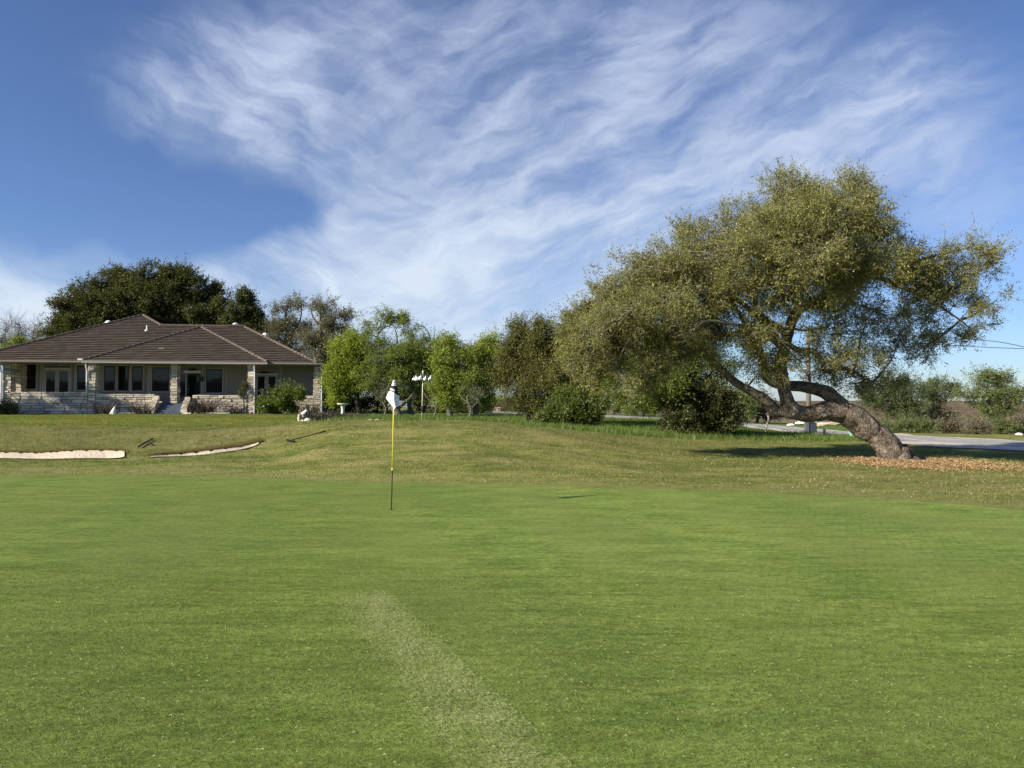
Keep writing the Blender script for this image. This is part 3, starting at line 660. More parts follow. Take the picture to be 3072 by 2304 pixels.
make_tree('leaning_tree', 'huge old tree with leaning rough trunk growing out of the leaf litter', 'tree', LY, (2690, 1385), lean_limbs, lean_blobs,
          400000, (.063, .026), M['leaf_lean'], M['bark'], sprig=.36, per=(8, 12), droop=.10, twr=.011, sides=40, bark=.20, depth=1.1, shell=.48, lump=6., brmax=.03,
          extra=[('dead_branch', [(2192, 1000, LY - .4), (2190, 960, LY - .6), (2178, 925, LY - .8), (2165, 905, LY - .9)], [.026, .022, .016, .005], M['dead_wood']),
                 ('dead_branch', [(2260, 985, LY - .5), (2190, 970, LY - .9), (2120, 962, LY - 1.1), (2085, 985, LY - 1.2), (2030, 1010, LY - 1.3)], [.036, .032, .028, .02, .006], M['dead_wood']),
                 ('broken_branch', [(2302, 1240, LY), (2306, 1256, LY - .05), (2300, 1275, LY - .05), (2297, 1294, LY)], [.035, .03, .025, .018], M['dead_wood'])])

def T(*a, **k): return make_tree(*a, **k)
# ---- shrubs and trees behind the mound, right of centre
T('leafy_tree', 'yellow green tree with dark trunk standing behind the leaning tree', 'tree', 30, (2062, 1308), [([(2066, 1308), (2055, 1240), (2062, 1160), (2085, 1080), (2080, 1020)], [.26, .22, .2, .14, .04]), ([(2060, 1170), (1990, 1110), (1920, 1060)], [.13, .09, .03]), ([(2060, 1200), (2120, 1140), (2150, 1090)], [.1, .07, .03])],
  [(1905, 1060, 95, 85), (1985, 1110, 90, 75), (1880, 1140, 75, 55), (2110, 1120, 90, 70), (2060, 1050, 110, 70), (1960, 1175, 70, 40), (2170, 1170, 60, 50, 0, .6), (2010, 1190, 50, 45), (1930, 1215, 50, 30), (1990, 1150, 60, 50, -1.5, .8), (1900, 1110, 60, 60, -1.5, .8)], 60000, (.10, .045), M['leaf_mid'], M['bark_dark'], sprig=.5, droop=.25, depth=.8)
T('evergreen_shrub', 'big dark evergreen bush at the foot of the yellow green tree', 'shrub', 29, (2090, 1312), [([(2090, 1312), (2092, 1260), (2100, 1200)], [.08, .06, .02])],
  [(2060, 1262, 62, 48), (2125, 1255, 60, 55), (2090, 1215, 60, 50), (2160, 1265, 35, 45), (2020, 1285, 35, 25), (2060, 1180, 40, 36, 0, .7), (2130, 1190, 46, 34, 0, .7), (2180, 1210, 26, 40, 0, .5)], 38000, (.09, .05), M['leaf_oak'], M['bark_dark'], sprig=.35, group='bushes under the trees')
T('brown_shrub', 'reddish brown half bare bush beside the dark evergreen bush', 'shrub', 30.5, (2182, 1300), [([(2182, 1300), (2184, 1250), (2190, 1210)], [.05, .04, .015])], [(2185, 1220, 32, 45), (2190, 1265, 25, 35)], 5000, (.08, .04), M['twig_brown'], M['bark_dark'], sprig=.4, group='bushes under the trees')
T('low_shrub', 'round green bush behind the strip of long grass under the pointed trees', 'shrub', 34, (1690, 1276), [([(1690, 1276), (1692, 1240), (1700, 1200)], [.07, .05, .02])],
  [(1690, 1235, 70, 38), (1760, 1240, 55, 36), (1640, 1248, 40, 26), (1720, 1200, 60, 40), (1790, 1225, 30, 40)], 26000, (.10, .05), M['leaf_shrub'], M['bark_dark'], sprig=.4, group='bushes under the trees')
T('pointed_tree', 'olive tree with a pointed top, left end of the dense clump', 'tree', 38, (1585, 1258), [([(1590, 1258), (1580, 1190), (1562, 1100), (1556, 1010), (1554, 958)], [.2, .17, .12, .06, .015])],
  [(1555, 978, 17, 26), (1552, 1020, 36, 30), (1560, 1065, 52, 36), (1530, 1110, 50, 34), (1590, 1100, 48, 40), (1600, 1150, 55, 32, 0, .8), (1520, 1150, 40, 24, 0, .6), (1495, 1115, 30, 26, 0, .35), (1600, 1215, 55, 30, 0, .8), (1548, 1205, 40, 24, 0, .5)], 42000, (.12, .045), M['leaf_jun'], M['bark_dark'], sprig=.55, droop=-.2, group='pointed olive trees')
T('pointed_tree', 'broader olive tree with spiky top between the pointed tree and the leaning crown', 'tree', 37, (1655, 1262), [([(1655, 1262), (1650, 1180), (1640, 1080), (1640, 975)], [.22, .18, .12, .02]), ([(1650, 1170), (1600, 1120), (1560, 1090)], [.11, .09, .03])],
  [(1636, 985, 22, 22), (1640, 1020, 48, 34), (1650, 1070, 64, 42), (1690, 1040, 50, 44), (1680, 1120, 80, 46), (1620, 1150, 55, 34, 0, .7), (1710, 1170, 60, 34)], 48000, (.12, .045), M['leaf_jun'], M['bark_dark'], sprig=.55, droop=-.1, group='pointed olive trees')
T('olive_tree', 'rounded olive tree filling the gap below the left end of the leaning crown', 'tree', 35, (1760, 1268), [([(1762, 1268), (1755, 1190), (1760, 1100), (1755, 1000)], [.2, .16, .1, .03])],
  [(1745, 975, 55, 50), (1770, 1040, 75, 55), (1730, 1110, 70, 50), (1800, 1120, 60, 55), (1770, 1180, 60, 36)], 40000, (.11, .045), M['leaf_jun'], M['bark_dark'], sprig=.5, tintshift=.05)
# ---- bright green trees in the middle
T('bright_tree', 'vivid lime green tree touching the right end of the house', 'tree', 52, (1075, 1252), [([(1080, 1254), (1070, 1180), (1060, 1110), (1062, 1030)], [.2, .16, .12, .04]), ([(1075, 1190), (1040, 1150), (1015, 1120)], [.1, .07, .03])],
  [(1040, 1046, 34, 26), (1072, 1012, 22, 16), (1090, 1035, 26, 22, 0, .7), (1018, 1090, 30, 28), (1062, 1095, 44, 34), (998, 1140, 22, 24), (1028, 1150, 30, 26), (1065, 1155, 30, 26, 0, .7), (1010, 1185, 26, 18, 0, .7), (1092, 1130, 24, 30, 0, .7)], 46000, (.15, .058), M['leaf_bright'], M['bark_dark'], sprig=.7, droop=.2, group='bright green trees')
T('mesquite_tree', 'tall airy pale green tree with crooked bare top branches behind the flag', 'tree', 51, (1190, 1256), [([(1198, 1258), (1186, 1215), (1170, 1130), (1158, 1060), (1135, 1015), (1132, 1008), (1150, 985), (1172, 978)], [.32, .26, .18, .13, .085, .075, .06, .03]), ([(1168, 1120), (1192, 1060), (1190, 1010), (1185, 990)], [.1, .08, .06, .03]),
   ([(1190, 1230), (1240, 1180), (1262, 1100), (1290, 1040), (1286, 1000), (1270, 980), (1245, 968)], [.12, .10, .075, .055, .04, .03, .012]), ([(1290, 1040), (1302, 1015), (1304, 982)], [.035, .03, .01]), ([(1135, 1015), (1110, 1000), (1085, 985)], [.05, .035, .012])],
  [(1178, 948, 36, 16, 0, .9), (1160, 965, 26, 16, 0, .8), (1205, 962, 14, 20, 0, .5), (1120, 985, 26, 24, 0, .45), (1095, 965, 18, 22, 0, .3), (1230, 990, 30, 24, 0, .28), (1150, 1060, 60, 34, 0, .8), (1220, 1075, 60, 44, 0, .9), (1130, 1120, 50, 44), (1200, 1120, 60, 36), (1240, 1035, 40, 28, 0, .6), (1270, 1110, 40, 36)], 44000, (.14, .052), M['leaf_mid'], M['bark_grey'], sprig=.6, droop=.05, tintshift=.1)
T('green_tree', 'green tree with pale curved trunk right behind the gourd rack', 'tree', 55, (1235, 1252), [([(1236, 1254), (1230, 1210), (1240, 1150), (1260, 1080)], [.2, .17, .12, .04])],
  [(1250, 1080, 60, 50), (1300, 1110, 50, 46), (1230, 1150, 50, 30, 0, .6), (1290, 1170, 40, 30, 0, .6), (1292, 1055, 40, 28, 0, .7)], 30000, (.15, .058), M['leaf_mid'], M['bark_grey'], sprig=.6, group='bright green trees')
T('green_tree', 'wide green tree between the gourd rack and the dark gap', 'tree', 48, (1345, 1250), [([(1350, 1252), (1345, 1180), (1340, 1100), (1350, 1040)], [.22, .18, .12, .03]), ([(1345, 1170), (1380, 1120), (1400, 1080)], [.1, .07, .03])],
  [(1335, 1030, 24, 16, 0, .7), (1362, 1042, 30, 22), (1316, 1072, 34, 24), (1392, 1078, 30, 26), (1350, 1095, 36, 28), (1325, 1130, 40, 28), (1385, 1135, 44, 30), (1350, 1165, 44, 24, 0, .8), (1400, 1175, 32, 24), (1310, 1180, 26, 20, 0, .5), (1370, 1205, 44, 16, 0, .6)], 36000, (.15, .058), M['leaf_bright'], M['bark_grey'], sprig=.65, droop=.05, group='bright green trees', tintshift=-.06)
T('green_tree', 'rightmost bright green tree, reaching the pointed olive tree', 'tree', 49, (1430, 1248), [([(1425, 1250), (1430, 1190), (1440, 1110), (1450, 1040)], [.22, .18, .12, .03])],
  [(1466, 1020, 24, 16, 0, .8), (1445, 1042, 28, 20), (1420, 1068, 30, 22), (1475, 1068, 30, 28), (1440, 1100, 40, 26), (1468, 1125, 36, 28), (1420, 1135, 36, 24), (1450, 1165, 40, 24), (1412, 1180, 32, 20, 0, .7), (1445, 1200, 34, 16, 0, .7)], 36000, (.15, .058), M['leaf_bright'], M['bark_grey'], sprig=.65, droop=.05, group='bright green trees', tintshift=.0)
for lb, bx, bl in (('dark thicket bush between house corner and bird bath', 1005, [(1000, 1190, 36, 44), (1040, 1205, 40, 30)]), ('dark thicket bush behind the flagstick cloth', 1130, [(1110, 1195, 50, 34), (1160, 1190, 40, 36)]),
                   ('dark thicket bush behind the gourd rack pole', 1270, [(1250, 1195, 44, 34), (1310, 1200, 50, 28)]), ('dark thicket bush in the gap right of the wide green tree', 1440, [(1400, 1205, 50, 26), (1455, 1205, 30, 26)])):
    T('thicket_bush', lb, 'bush', 63, (bx, 1244), [([(bx, 1244), (bx + 3, 1215), (bx, 1190)], [.08, .06, .02])], bl, 9000, (.20, .10), M['leaf_oak'], M['bark_dark'], sprig=.7, group='thicket behind the bright trees')
# ---- trees behind the house
T('live_oak', 'huge domed dark green oak rising behind the house roof', 'tree', 72, (430, 1236), [([(440, 1236), (430, 1150), (425, 1060), (430, 960), (440, 860)], [.7, .6, .5, .35, .08]), ([(428, 1080), (330, 1000), (240, 950)], [.35, .25, .06]), ([(428, 1070), (540, 980), (640, 930)], [.35, .25, .06]), ([(428, 1000), (350, 900), (320, 850)], [.25, .18, .05]), ([(430, 980), (520, 890), (560, 830)], [.25, .18, .05])],
  [(225, 960, 55, 62), (190, 1005, 52, 32), (270, 920, 85, 60), (330, 868, 75, 46), (360, 930, 100, 70), (430, 832, 80, 40), (460, 890, 100, 66), (530, 835, 60, 40), (560, 880, 60, 50), (615, 905, 62, 44), (600, 955, 75, 50), (665, 935, 35, 44), (500, 955, 100, 50, 1.), (400, 985, 110, 36, 1.), (680, 985, 40, 44), (280, 990, 80, 34, 0, .8)],
  170000, (.20, .10), M['leaf_oak'], M['bark_dark'], sprig=.7, per=(7, 11), depth=.75, shell=.36, twr=.03)
T('dark_oak', 'narrower dark oak at the right shoulder of the huge oak', 'tree', 70, (735, 1236), [([(738, 1236), (735, 1100), (735, 960), (735, 880)], [.4, .35, .2, .04])],
  [(735, 905, 34, 32), (735, 950, 46, 40), (745, 995, 50, 40), (710, 985, 40, 40), (770, 1010, 36, 34)], 44000, (.19, .10), M['leaf_oak'], M['bark_dark'], sprig=.65, depth=.75, twr=.03, tintshift=-.1)
T('half_bare_tree', 'thin leaved grey brown tree right behind the chimney', 'tree', 69, (860, 1236), [([(866, 1236), (868, 1120), (862, 1020), (858, 940), (868, 895)], [.3, .26, .2, .1, .03]), ([(864, 1060), (825, 990), (815, 930)], [.15, .1, .02]), ([(862, 1020), (900, 960), (905, 905)], [.14, .09, .02]), ([(866, 1090), (910, 1040), (925, 1000)], [.14, .09, .02])],
  [(865, 908, 34, 20, 0, .65), (830, 935, 26, 24, 0, .6), (905, 920, 22, 22, 0, .5), (865, 985, 52, 40, 0, 1.), (815, 1000, 36, 40, 0, .9), (910, 1030, 40, 40, 0, .8), (850, 1060, 66, 44, 0, .9)], 24000, (.15, .07), M['leaf_brown'], M['bark_grey'], sprig=.8, twr=.026, group='half bare trees behind the house')
T('half_bare_tree', 'taller thin leaved brown tree above the right roof corner', 'tree', 66, (965, 1236), [([(968, 1236), (964, 1120), (962, 1020), (960, 960), (962, 905)], [.3, .26, .2, .12, .03]), ([(962, 1030), (1000, 970), (1010, 925)], [.14, .1, .02]), ([(962, 990), (935, 940), (940, 905)], [.12, .08, .02]), ([(964, 1090), (1020, 1030), (1040, 985)], [.14, .09, .02])],
  [(955, 918, 32, 24, 0, .65), (1000, 935, 36, 24, 0, .65), (1035, 965, 24, 28, 0, .6), (980, 985, 50, 36, 0, .9), (1015, 1020, 40, 36, 0, .9), (950, 1040, 56, 44, 0, 1.), (990, 1090, 50, 44, 0, 1.), (940, 1110, 50, 40, 0, .9)], 30000, (.15, .07), M['leaf_brown'], M['bark_grey'], sprig=.8, twr=.026, group='half bare trees behind the house', tintshift=.1)
T('bare_tree', 'leafless winter tree left of the huge oak', 'tree', 80, (55, 1236), [([(60, 1240), (55, 1120), (50, 1040), (60, 975)], [.2, .16, .1, .02]), ([(55, 1100), (20, 1030), (15, 985)], [.1, .07, .02]), ([(55, 1090), (95, 1020), (105, 970)], [.1, .07, .02])],
  [(60, 1000, 40, 36, 0, 1), (15, 1010, 36, 34, 0, 1), (105, 1005, 28, 36, 0, 1), (50, 1050, 70, 36, 0, 1.5)], 1300, (.10, .05), M['leaf_brown'], M['bark_grey'], sprig=1.5, per=(3, 1), twr=.03)
T('small_tree', 'small green bush tree showing over the left end of the roof', 'tree', 76, (60, 1236), [([(66, 1240), (62, 1120), (60, 1040)], [.12, .1, .03])], [(60, 1045, 36, 26), (110, 1062, 30, 20), (10, 1070, 36, 22)], 9000, (.18, .08), M['leaf_mid'], M['bark_grey'], sprig=.7)
T('side_tree', 'round leafy tree left of the house shading its left wall', 'tree', 47, (-400, 1248), [([(-400, 1248), (-398, 1150), (-395, 1040), (-395, 940)], [.3, .26, .2, .05])], [(-395, 1000, 120, 80), (-320, 1040, 90, 60), (-470, 1040, 90, 60), (-390, 930, 80, 50), (-330, 960, 70, 50)], 22000, (.18, .09), M['leaf_oak'], M['bark_dark'], sprig=.6)
# ---- right side beyond the road
T('roadside_tree', 'dark spreading tree directly right of the leaning trunk beyond the road', 'tree', 44, (2722, 1292), [([(2712, 1294), (2722, 1250), (2730, 1210), (2735, 1160)], [.12, .11, .08, .02]), ([(2722, 1250), (2690, 1210), (2680, 1170)], [.07, .05, .02])],
  [(2735, 1155, 42, 22), (2690, 1180, 46, 30), (2650, 1165, 40, 30), (2735, 1200, 50, 30), (2620, 1205, 45, 30), (2680, 1230, 60, 24), (2750, 1245, 30, 20, 0, .6)], 17000, (.12, .05), M['leaf_far'], M['bark_grey'], sprig=.5, lump=2.5, tintshift=-.25, group='trees across the road')
T('roadside_tree', 'small tree with a flat top leaning left beyond the road', 'tree', 46, (2800, 1294), [([(2800, 1294), (2795, 1250), (2790, 1200), (2815, 1165)], [.1, .09, .07, .02])],
  [(2815, 1150, 34, 16), (2845, 1175, 34, 16), (2790, 1180, 30, 20), (2800, 1215, 24, 26, 0, .7), (2825, 1250, 30, 20, 0, .6)], 8000, (.12, .05), M['leaf_far'], M['bark_grey'], sprig=.5, lump=2.5, tintshift=-.1, group='trees across the road')
T('roadside_tree', 'freestanding round green tree at the right edge beyond the road', 'tree', 43, (2974, 1304), [([(2974, 1305), (2972, 1270), (2968, 1230), (2972, 1180)], [.16, .13, .11, .03]), ([(2970, 1240), (3005, 1200), (3020, 1160)], [.08, .06, .02]), ([(2970, 1225), (2940, 1180), (2930, 1150)], [.08, .06, .02])],
  [(2935, 1140, 28, 20), (2985, 1132, 34, 20), (3025, 1155, 32, 24), (3045, 1185, 22, 20), (2915, 1180, 32, 20), (2965, 1175, 44, 26, 0, .8), (3010, 1200, 40, 22), (2950, 1210, 32, 22), (2980, 1235, 26, 26), (3030, 1225, 26, 16)], 15000, (.12, .05), M['leaf_far'], M['bark_grey'], sprig=.5, lump=2.5, group='trees across the road', tintshift=.1)
i = 0
for lb, bx, rx, ry, Yb, mt in (('grey green roadside bush below the dark spreading tree', 2690, 46, 17, 40, 'leaf_far'), ('grey green roadside bush next to the flat topped tree', 2765, 36, 16, 40, 'leaf_far'), ('olive roadside bush in the gap between two trees', 2860, 40, 15, 40, 'leaf_scrub'),
     ('brownish roadside bush left of the freestanding tree', 2925, 40, 13, 39, 'leaf_scrub'), ('grey roadside bush right of the freestanding trunk', 3010, 34, 17, 40, 'leaf_far'), ('dark roadside bush at the right picture edge', 3062, 30, 20, 41, 'leaf_scrub')):
    T('roadside_bush', lb, 'bush', Yb, (bx, 1302), [([(bx, 1304), (bx + 2, 1290), (bx, 1280)], [.04, .03, .01])], [(bx - rx * .4, 1288, rx * .7, ry), (bx + rx * .5, 1291, rx * .7, ry * .8), (bx, 1280, rx * .5, ry * .8)], 4200, (.10, .045), M[mt], M['bark_grey'], sprig=.4, group='bushes along the road')
for lb, bx, top, rx, Yb, mt, n in (('pinkish bare tree beyond the road, left of the utility pole', 2270, 1185, 60, 60, 'twig_brown', 5000), ('green tree beyond the road seen under the leaning trunk', 2215, 1180, 45, 58, 'leaf_far', 9000),
     ('far green tree in the gap left of the dark evergreen bush', 1930, 1165, 70, 66, 'leaf_mid', 14000), ('far green tree behind the round green bush', 1840, 1150, 60, 70, 'leaf_far', 12000),
     ('far bright bush beside the low stone wall', 1475, 1195, 40, 84, 'leaf_bright', 8000), ('far grey bush with pale stems beside the low stone wall', 1535, 1200, 40, 80, 'leaf_scrub', 8000), ('far olive bush between the stone wall and the round green bush', 1600, 1205, 46, 80, 'leaf_far', 9000)):
    by = HOR + (CAMZ - gz1((bx - CX) / F * Yb, Yb)) * F / Yb
    T('distant_tree', lb, 'tree', Yb, (bx, by), [([(bx, by + 2), (bx + 3, by - 20), (bx, top + 12)], [.14, .11, .03])], [(bx, top + 15, rx * .7, 16), (bx - rx * .5, (top + by) / 2, rx * .6, (by - top) * .36), (bx + rx * .5, (top + by) / 2 + 2, rx * .6, (by - top) * .33)], n, (.17, .07), M[mt], M['bark_grey'], sprig=.6, twr=.02, group='far trees in the gaps')
T('flowering_shrub', 'glossy green shrub with pale tips beside the French doors', 'shrub', 52.5, (845, 1250), [([(845, 1250), (845, 1225), (850, 1190)], [.05, .04, .02])],
  [(845, 1185, 34, 26), (812, 1200, 30, 26), (880, 1200, 28, 28), (850, 1215, 46, 24), (815, 1225, 22, 18, 0, .6), (885, 1228, 20, 16, 0, .7), (795, 1210, 14, 16, 0, .6)], 15000, (.17, .08), M['leaf_shrub'], M['bark_dark'], sprig=.5)

for lb, px0, Yb in (('thin crooked bare sapling left of the gourd rack trunk', 1150, 50), ('thin crooked bare sapling between the rack pole and the wide green tree', 1300, 50), ('pale bare sapling right of the wide green tree', 1405, 47)):
    T('bare_sapling', lb, 'sapling', Yb, (px0, 1252), [([(px0, 1254), (px0 + 8, 1225), (px0 - 4, 1195), (px0 + 12, 1165)], [.07, .06, .045, .015]), ([(px0 + 6, 1228), (px0 + 26, 1205), (px0 + 38, 1180)], [.045, .035, .01]), ([(px0, 1210), (px0 - 22, 1190), (px0 - 30, 1172)], [.04, .03, .01])],
      [(px0 + 5, 1180, 30, 20, 0, 1), (px0 + 28, 1190, 20, 14, 0, 1)], 500, (.12, .05), M['leaf_mid'], M['bark_grey'], sprig=.8, per=(4, 3), twr=.018, group='bare saplings below the green trees')
def brush(name, label, Y, bx, rx, h, n, mat, cat='dry shrub', dens=5, group=None, kind=None, ry=None):
    """a tangle of thin arching stems standing on the ground"""
    c = GP(bx, Y); mpp = Y / F; W = rx * mpp; D = ry or W * .6
    u = unit(rng.normal(size=(n, 2))) * np.sqrt(rng.random((n, 1))); s = np.stack([c[0] + u[:, 0] * W, c[1] + u[:, 1] * D], 1)
    z = gz(s[:, 0], s[:, 1]); L = h * rng.uniform(.4, 1.2, n); dr = rng.normal(0, .5, (n, 2)) + u * .5
    tt = np.array([0, .35, .7, 1.])
    Pt = np.zeros((n, 4, 3)); Pt[:, :, :2] = s[:, None] + dr[:, None] * (L[:, None] * tt ** 1.4)[..., None]
    Pt[:, :, 2] = z[:, None] - .03 + L[:, None] * np.array([0, .5, .85, .92])
    Pt[:, 1:] += rng.normal(0, .07, (n, 3, 3)) * L[:, None, None]
    V, Fq = tubes_batch(Pt, np.full((n, 1), .011) * np.array([[1.3, 1, .7, .3]]), 3)
    o = mesh_np(name, V, [Fq], mat, tint=np.repeat(rng.random(n), 9), off=c); o.location = c
    return tag(o, label, cat, group, kind)

# ------------------------------------------------------------------ the house
OX, OY = (0 - CX) / F * 52.0, 52.0
AX, AY = (983 - CX) / F * 55.65, 55.65
HA = math.atan2(AY - OY, AX - OX); HC, HS = math.cos(HA), math.sin(HA); UL = math.hypot(AX - OX, AY - OY)
house = empty('house', (OX, OY, 0), 'long single storey stone house with brown tiled hip roof across the lawn', 'house', rz=HA)
def U(px, v):                # house coordinate along the front for an image column, on the plane at depth v
    cx = (px - CX) / F
    bx, by = OX - HS * v, OY + HC * v           # bx+u*HC = cx*(by+u*HS)
    return (cx * by - bx) / (HC - cx * HS)
def W(py, u, v):
    Yd = OY + u * HS + v * HC; return float(P(CX, py, Yd)[2])
EAVE = 4.84; PITCH = .5; BV = 2.6
VF, VM = -.25, .32           # front plane of the projecting section, of the outer sections
GW = .86
def stones(mb, a0, a1, c0, c1, f, dep=.07, hmin=.13, hmax=.27):
    z = c0
    while z < c1 - .03:
        h = min(rng.uniform(hmin, hmax), c1 - z)
        if c1 - z - h < .06: h = c1 - z
        s = a0
        while s < a1 - .02:
            w = min(rng.uniform(.24, .75) * (1.2 if h > .18 else .9), a1 - s)
            if a1 - s - w < .09: w = a1 - s
            d = rng.uniform(.006, dep); g = .020
            cs = []
            for dd in (0., d):
                for (x, y) in ((s + g, z + g), (s + w - g, z + g), (s + w - g, z + h - g), (s + g, z + h - g)):
                    j = rng.uniform(-.014, .014, 2) if dd else (0, 0)
                    cs.append(f(x + j[0], y + j[1], dd + (rng.uniform(-.012, .012) if dd else 0)))
            mb.add(cs, [(4, 5, 6, 7), (0, 1, 5, 4), (1, 2, 6, 5), (2, 3, 7, 6), (3, 0, 4, 7)], float(np.clip(rng.normal(.55, .25), 0, 1)))
            s += w
        z += h
def stone_block(name, a0, a1, v0, v1, c0, c1, sides='flr', cap=True, dep=.075):
    """masonry block with a mortar core and individual projecting stones"""
    mb = MB()
    if 'f' in sides: stones(mb, a0, a1, c0, c1, lambda x, y, d: (x, v0 - d, y), dep)
    if 'l' in sides: stones(mb, v0, v1, c0, c1, lambda x, y, d: (a0 - d, v1 + v0 - x, y), dep)
    if 'r' in sides: stones(mb, v0, v1, c0, c1, lambda x, y, d: (a1 + d, x, y), dep)
    if cap:
        s = a0
        while s < a1 - .01:
            w = min(rng.uniform(.3, .7), a1 - s)
            if a1 - s - w < .12: w = a1 - s
            mb.box(s + .008, s + w - .008, v0 - .05, v1 + .03, c1, c1 + rng.uniform(.05, .09), rng.uniform(.5, .95), .012); s += w
    o = mb.build(name, M['stone'], house)
    core = MB().box(a0 + .003, a1 - .003, v0 + .003, v1 - .003, c0 - .3, c1).build('mortar_core', M['mortar'], o)
    return o
FL = W(1204, U(500, BV), BV)                       # porch floor
# body
mbw = MB(); uL, uR = U(45, BV), U(958, BV)
mbw.box(uL, uR, BV, BV + 14, 0, EAVE - .05)
mbw.build('wall', M['stucco'], house)
MB().box(uL - 1.2, uR + .6, -.38, BV + 14.5, EAVE - .10, EAVE - .02).build('soffit', M['soffit'], house)
MB().box(U(12, VM), U(960, VM), VM + .25, BV, GW - .6, FL).build('porch_floor', M['concrete'], house)
# pale corner boards
for px, wd in ((120, .14), (222, .14), (300, .12), (441, .22), (449, .10), (606, .12), (838, .22), (676, .10)):
    u = U(px, BV); MB().box(u, u + wd, BV - .035, BV, FL, EAVE - .12).build('corner_board', M['trim'], house)
# windows
def window(p0, p1, y0, y1, rail=True, trim=.10):
    u0, u1 = U(p0, BV), U(p1, BV); um = (u0 + u1) / 2; w1, w0 = W(y0, um, BV), W(y1, um, BV); v = BV
    mt = MB()
    mt.box(u0 - trim, u0, v - .05, v, w0 - trim, w1 + trim); mt.box(u1, u1 + trim, v - .05, v, w0 - trim, w1 + trim)
    mt.box(u0, u1, v - .05, v, w1, w1 + trim); mt.box(u0, u1, v - .09, v, w0 - trim, w0)
    wn = mt.build('window', M['trim'], house, bevel=.006)
    fr = MB(); t = .065; a, b = v - .045, v - .004
    fr.box(u0, u0 + t, a, b, w0, w1); fr.box(u1 - t, u1, a, b, w0, w1); fr.box(u0 + t, u1 - t, a, b, w1 - t * 1.4, w1); fr.box(u0 + t, u1 - t, a, b, w0, w0 + t)
    if rail: wm = w0 + (w1 - w0) * .46; fr.box(u0 + t, u1 - t, a + .008, b, wm - .03, wm + .03)
    fr.build('frame', M['frame'], wn)
    MB().box(u0 + t * .5, u1 - t * .5, v - .026, v - .018, w0 + t * .5, w1 - t * .5).build('pane', M['glass'], wn)
for a in ((66, 108, 1093, 1167), (231, 264, 1097, 1170)): window(*a)
for a in ((312, 345, 1098, 1172), (354, 386, 1098, 1172), (396, 428, 1099, 1172)): window(*a, rail=False, trim=.13)
window(456, 507, 1102, 1174); window(618, 667, 1107, 1178)
def french_doors(p0, p1, ytop, single=False):
    u0, u1 = U(p0, BV), U(p1, BV); um = (u0 + u1) / 2; w0 = FL + .02; w1 = W(ytop, um, BV); v = BV; wt = W(ytop + 9, um, BV)
    fm = MB(); fm.box(u0 - .10, u0, v - .06, v, w0, w1 + .05); fm.box(u1, u1 + .10, v - .06, v, w0, w1 + .05); fm.box(u0, u1, v - .06, v, w1 + .001, w1 + .051)
    d = fm.build('door_frame', M['trim'], house)
    MB().box(u0, u1, v - .04, v - .004, wt + .002, w1 - .18).build('transom', M['whitetrim'], d)
    MB().box(u0, u1, v - .035, v - .003, w1 - .178, w1).build('transom_glass', M['glass'], d)
    um = (u0 + u1) / 2
    for a, b in ((u0 + .01, um - .005), (um + .005, u1 - .01)):
        st = .15; wd = MB(); x0, x1 = v - .055, v - .006
        wd.box(a, a + st, x0, x1, w0, wt - .01); wd.box(b - st, b, x0, x1, w0, wt - .01); wd.box(a + st, b - st, x0, x1, wt - .17, wt - .01); wd.box(a + st, b - st, x0, x1, w0, w0 + .3)
        dd = wd.build('door', M['trim'], house, bevel=.006)
        MB().box(a + st - .02, b - st + .02, v - .034, v - .026, w0 + .28, wt - .15).build('pane', M['glass'], dd)
        hx = um - .08 if b < um else um + .08
        MB().tube([(hx, v - .07, w0 + 1.0), (hx, v - .09, w0 + 1.0), (hx, v - .09, w0 + .84)], .014, 6).build('handle', M['frame'], dd)
french_doors(132, 211, 1098); french_doors(767, 832, 1114)
# front entrance: side light, transom and dark door
v = BV; um = U(565, v); wt = W(1121, um, v)
mb = MB(); a, b = U(533, v), U(602, v); dw0 = U(561, v)
mb.box(a - .1, a, v - .07, v, FL + .02, W(1108, um, v)); mb.box(b, b + .1, v - .07, v, FL + .02, W(1108, um, v)); mb.box(dw0 - .12, dw0, v - .068, v, FL + .02, wt); mb.box(a, b, v - .069, v, wt, wt + .07)
ent = mb.build('door_frame', M['trim'], house)
MB().box(U(551, v), b - .02, v - .05, v - .003, wt + .075, W(1112, um, v)).build('transom', M['whitetrim'], ent)
MB().box(a, dw0 - .12, v - .04, v - .02, FL + .35, wt).build('side_light', M['glass'], ent)
MB().box(a, b, v - .03, v - .004, W(1112, um, v) + .004, W(1106, um, v)).build('transom_glass', M['glass'], ent)
dr = MB().box(dw0 + .01, b - .01, v - .06, v - .01, FL + .02, wt - .005).build('door', M['frame'], house, bevel=.01)
MB().box(dw0 + .12, b - .12, v - .068, v - .058, FL + .3, wt - .15).build('pane', M['glass'], dr)
MB().tube([(dw0 + .09, v - .06, FL + 1.), (dw0 + .09, v - .11, FL + 1.), (dw0 + .2, v - .11, FL + 1.)], .014, 6).build('handle', M['whitemetal'], dr)
# wall lantern beside the entrance
ul, wl = U(607, v), W(1137, um, v)
MB().box(ul - .09, ul + .09, v - .30, v - .12, wl - .16, wl + .14).box(ul - .03, ul + .03, v - .12, v, wl - .04, wl + .04).box(ul - .11, ul + .11, v - .32, v - .10, wl + .14, wl + .18).build('wall_lamp', M['frame'], house, bevel=.01)
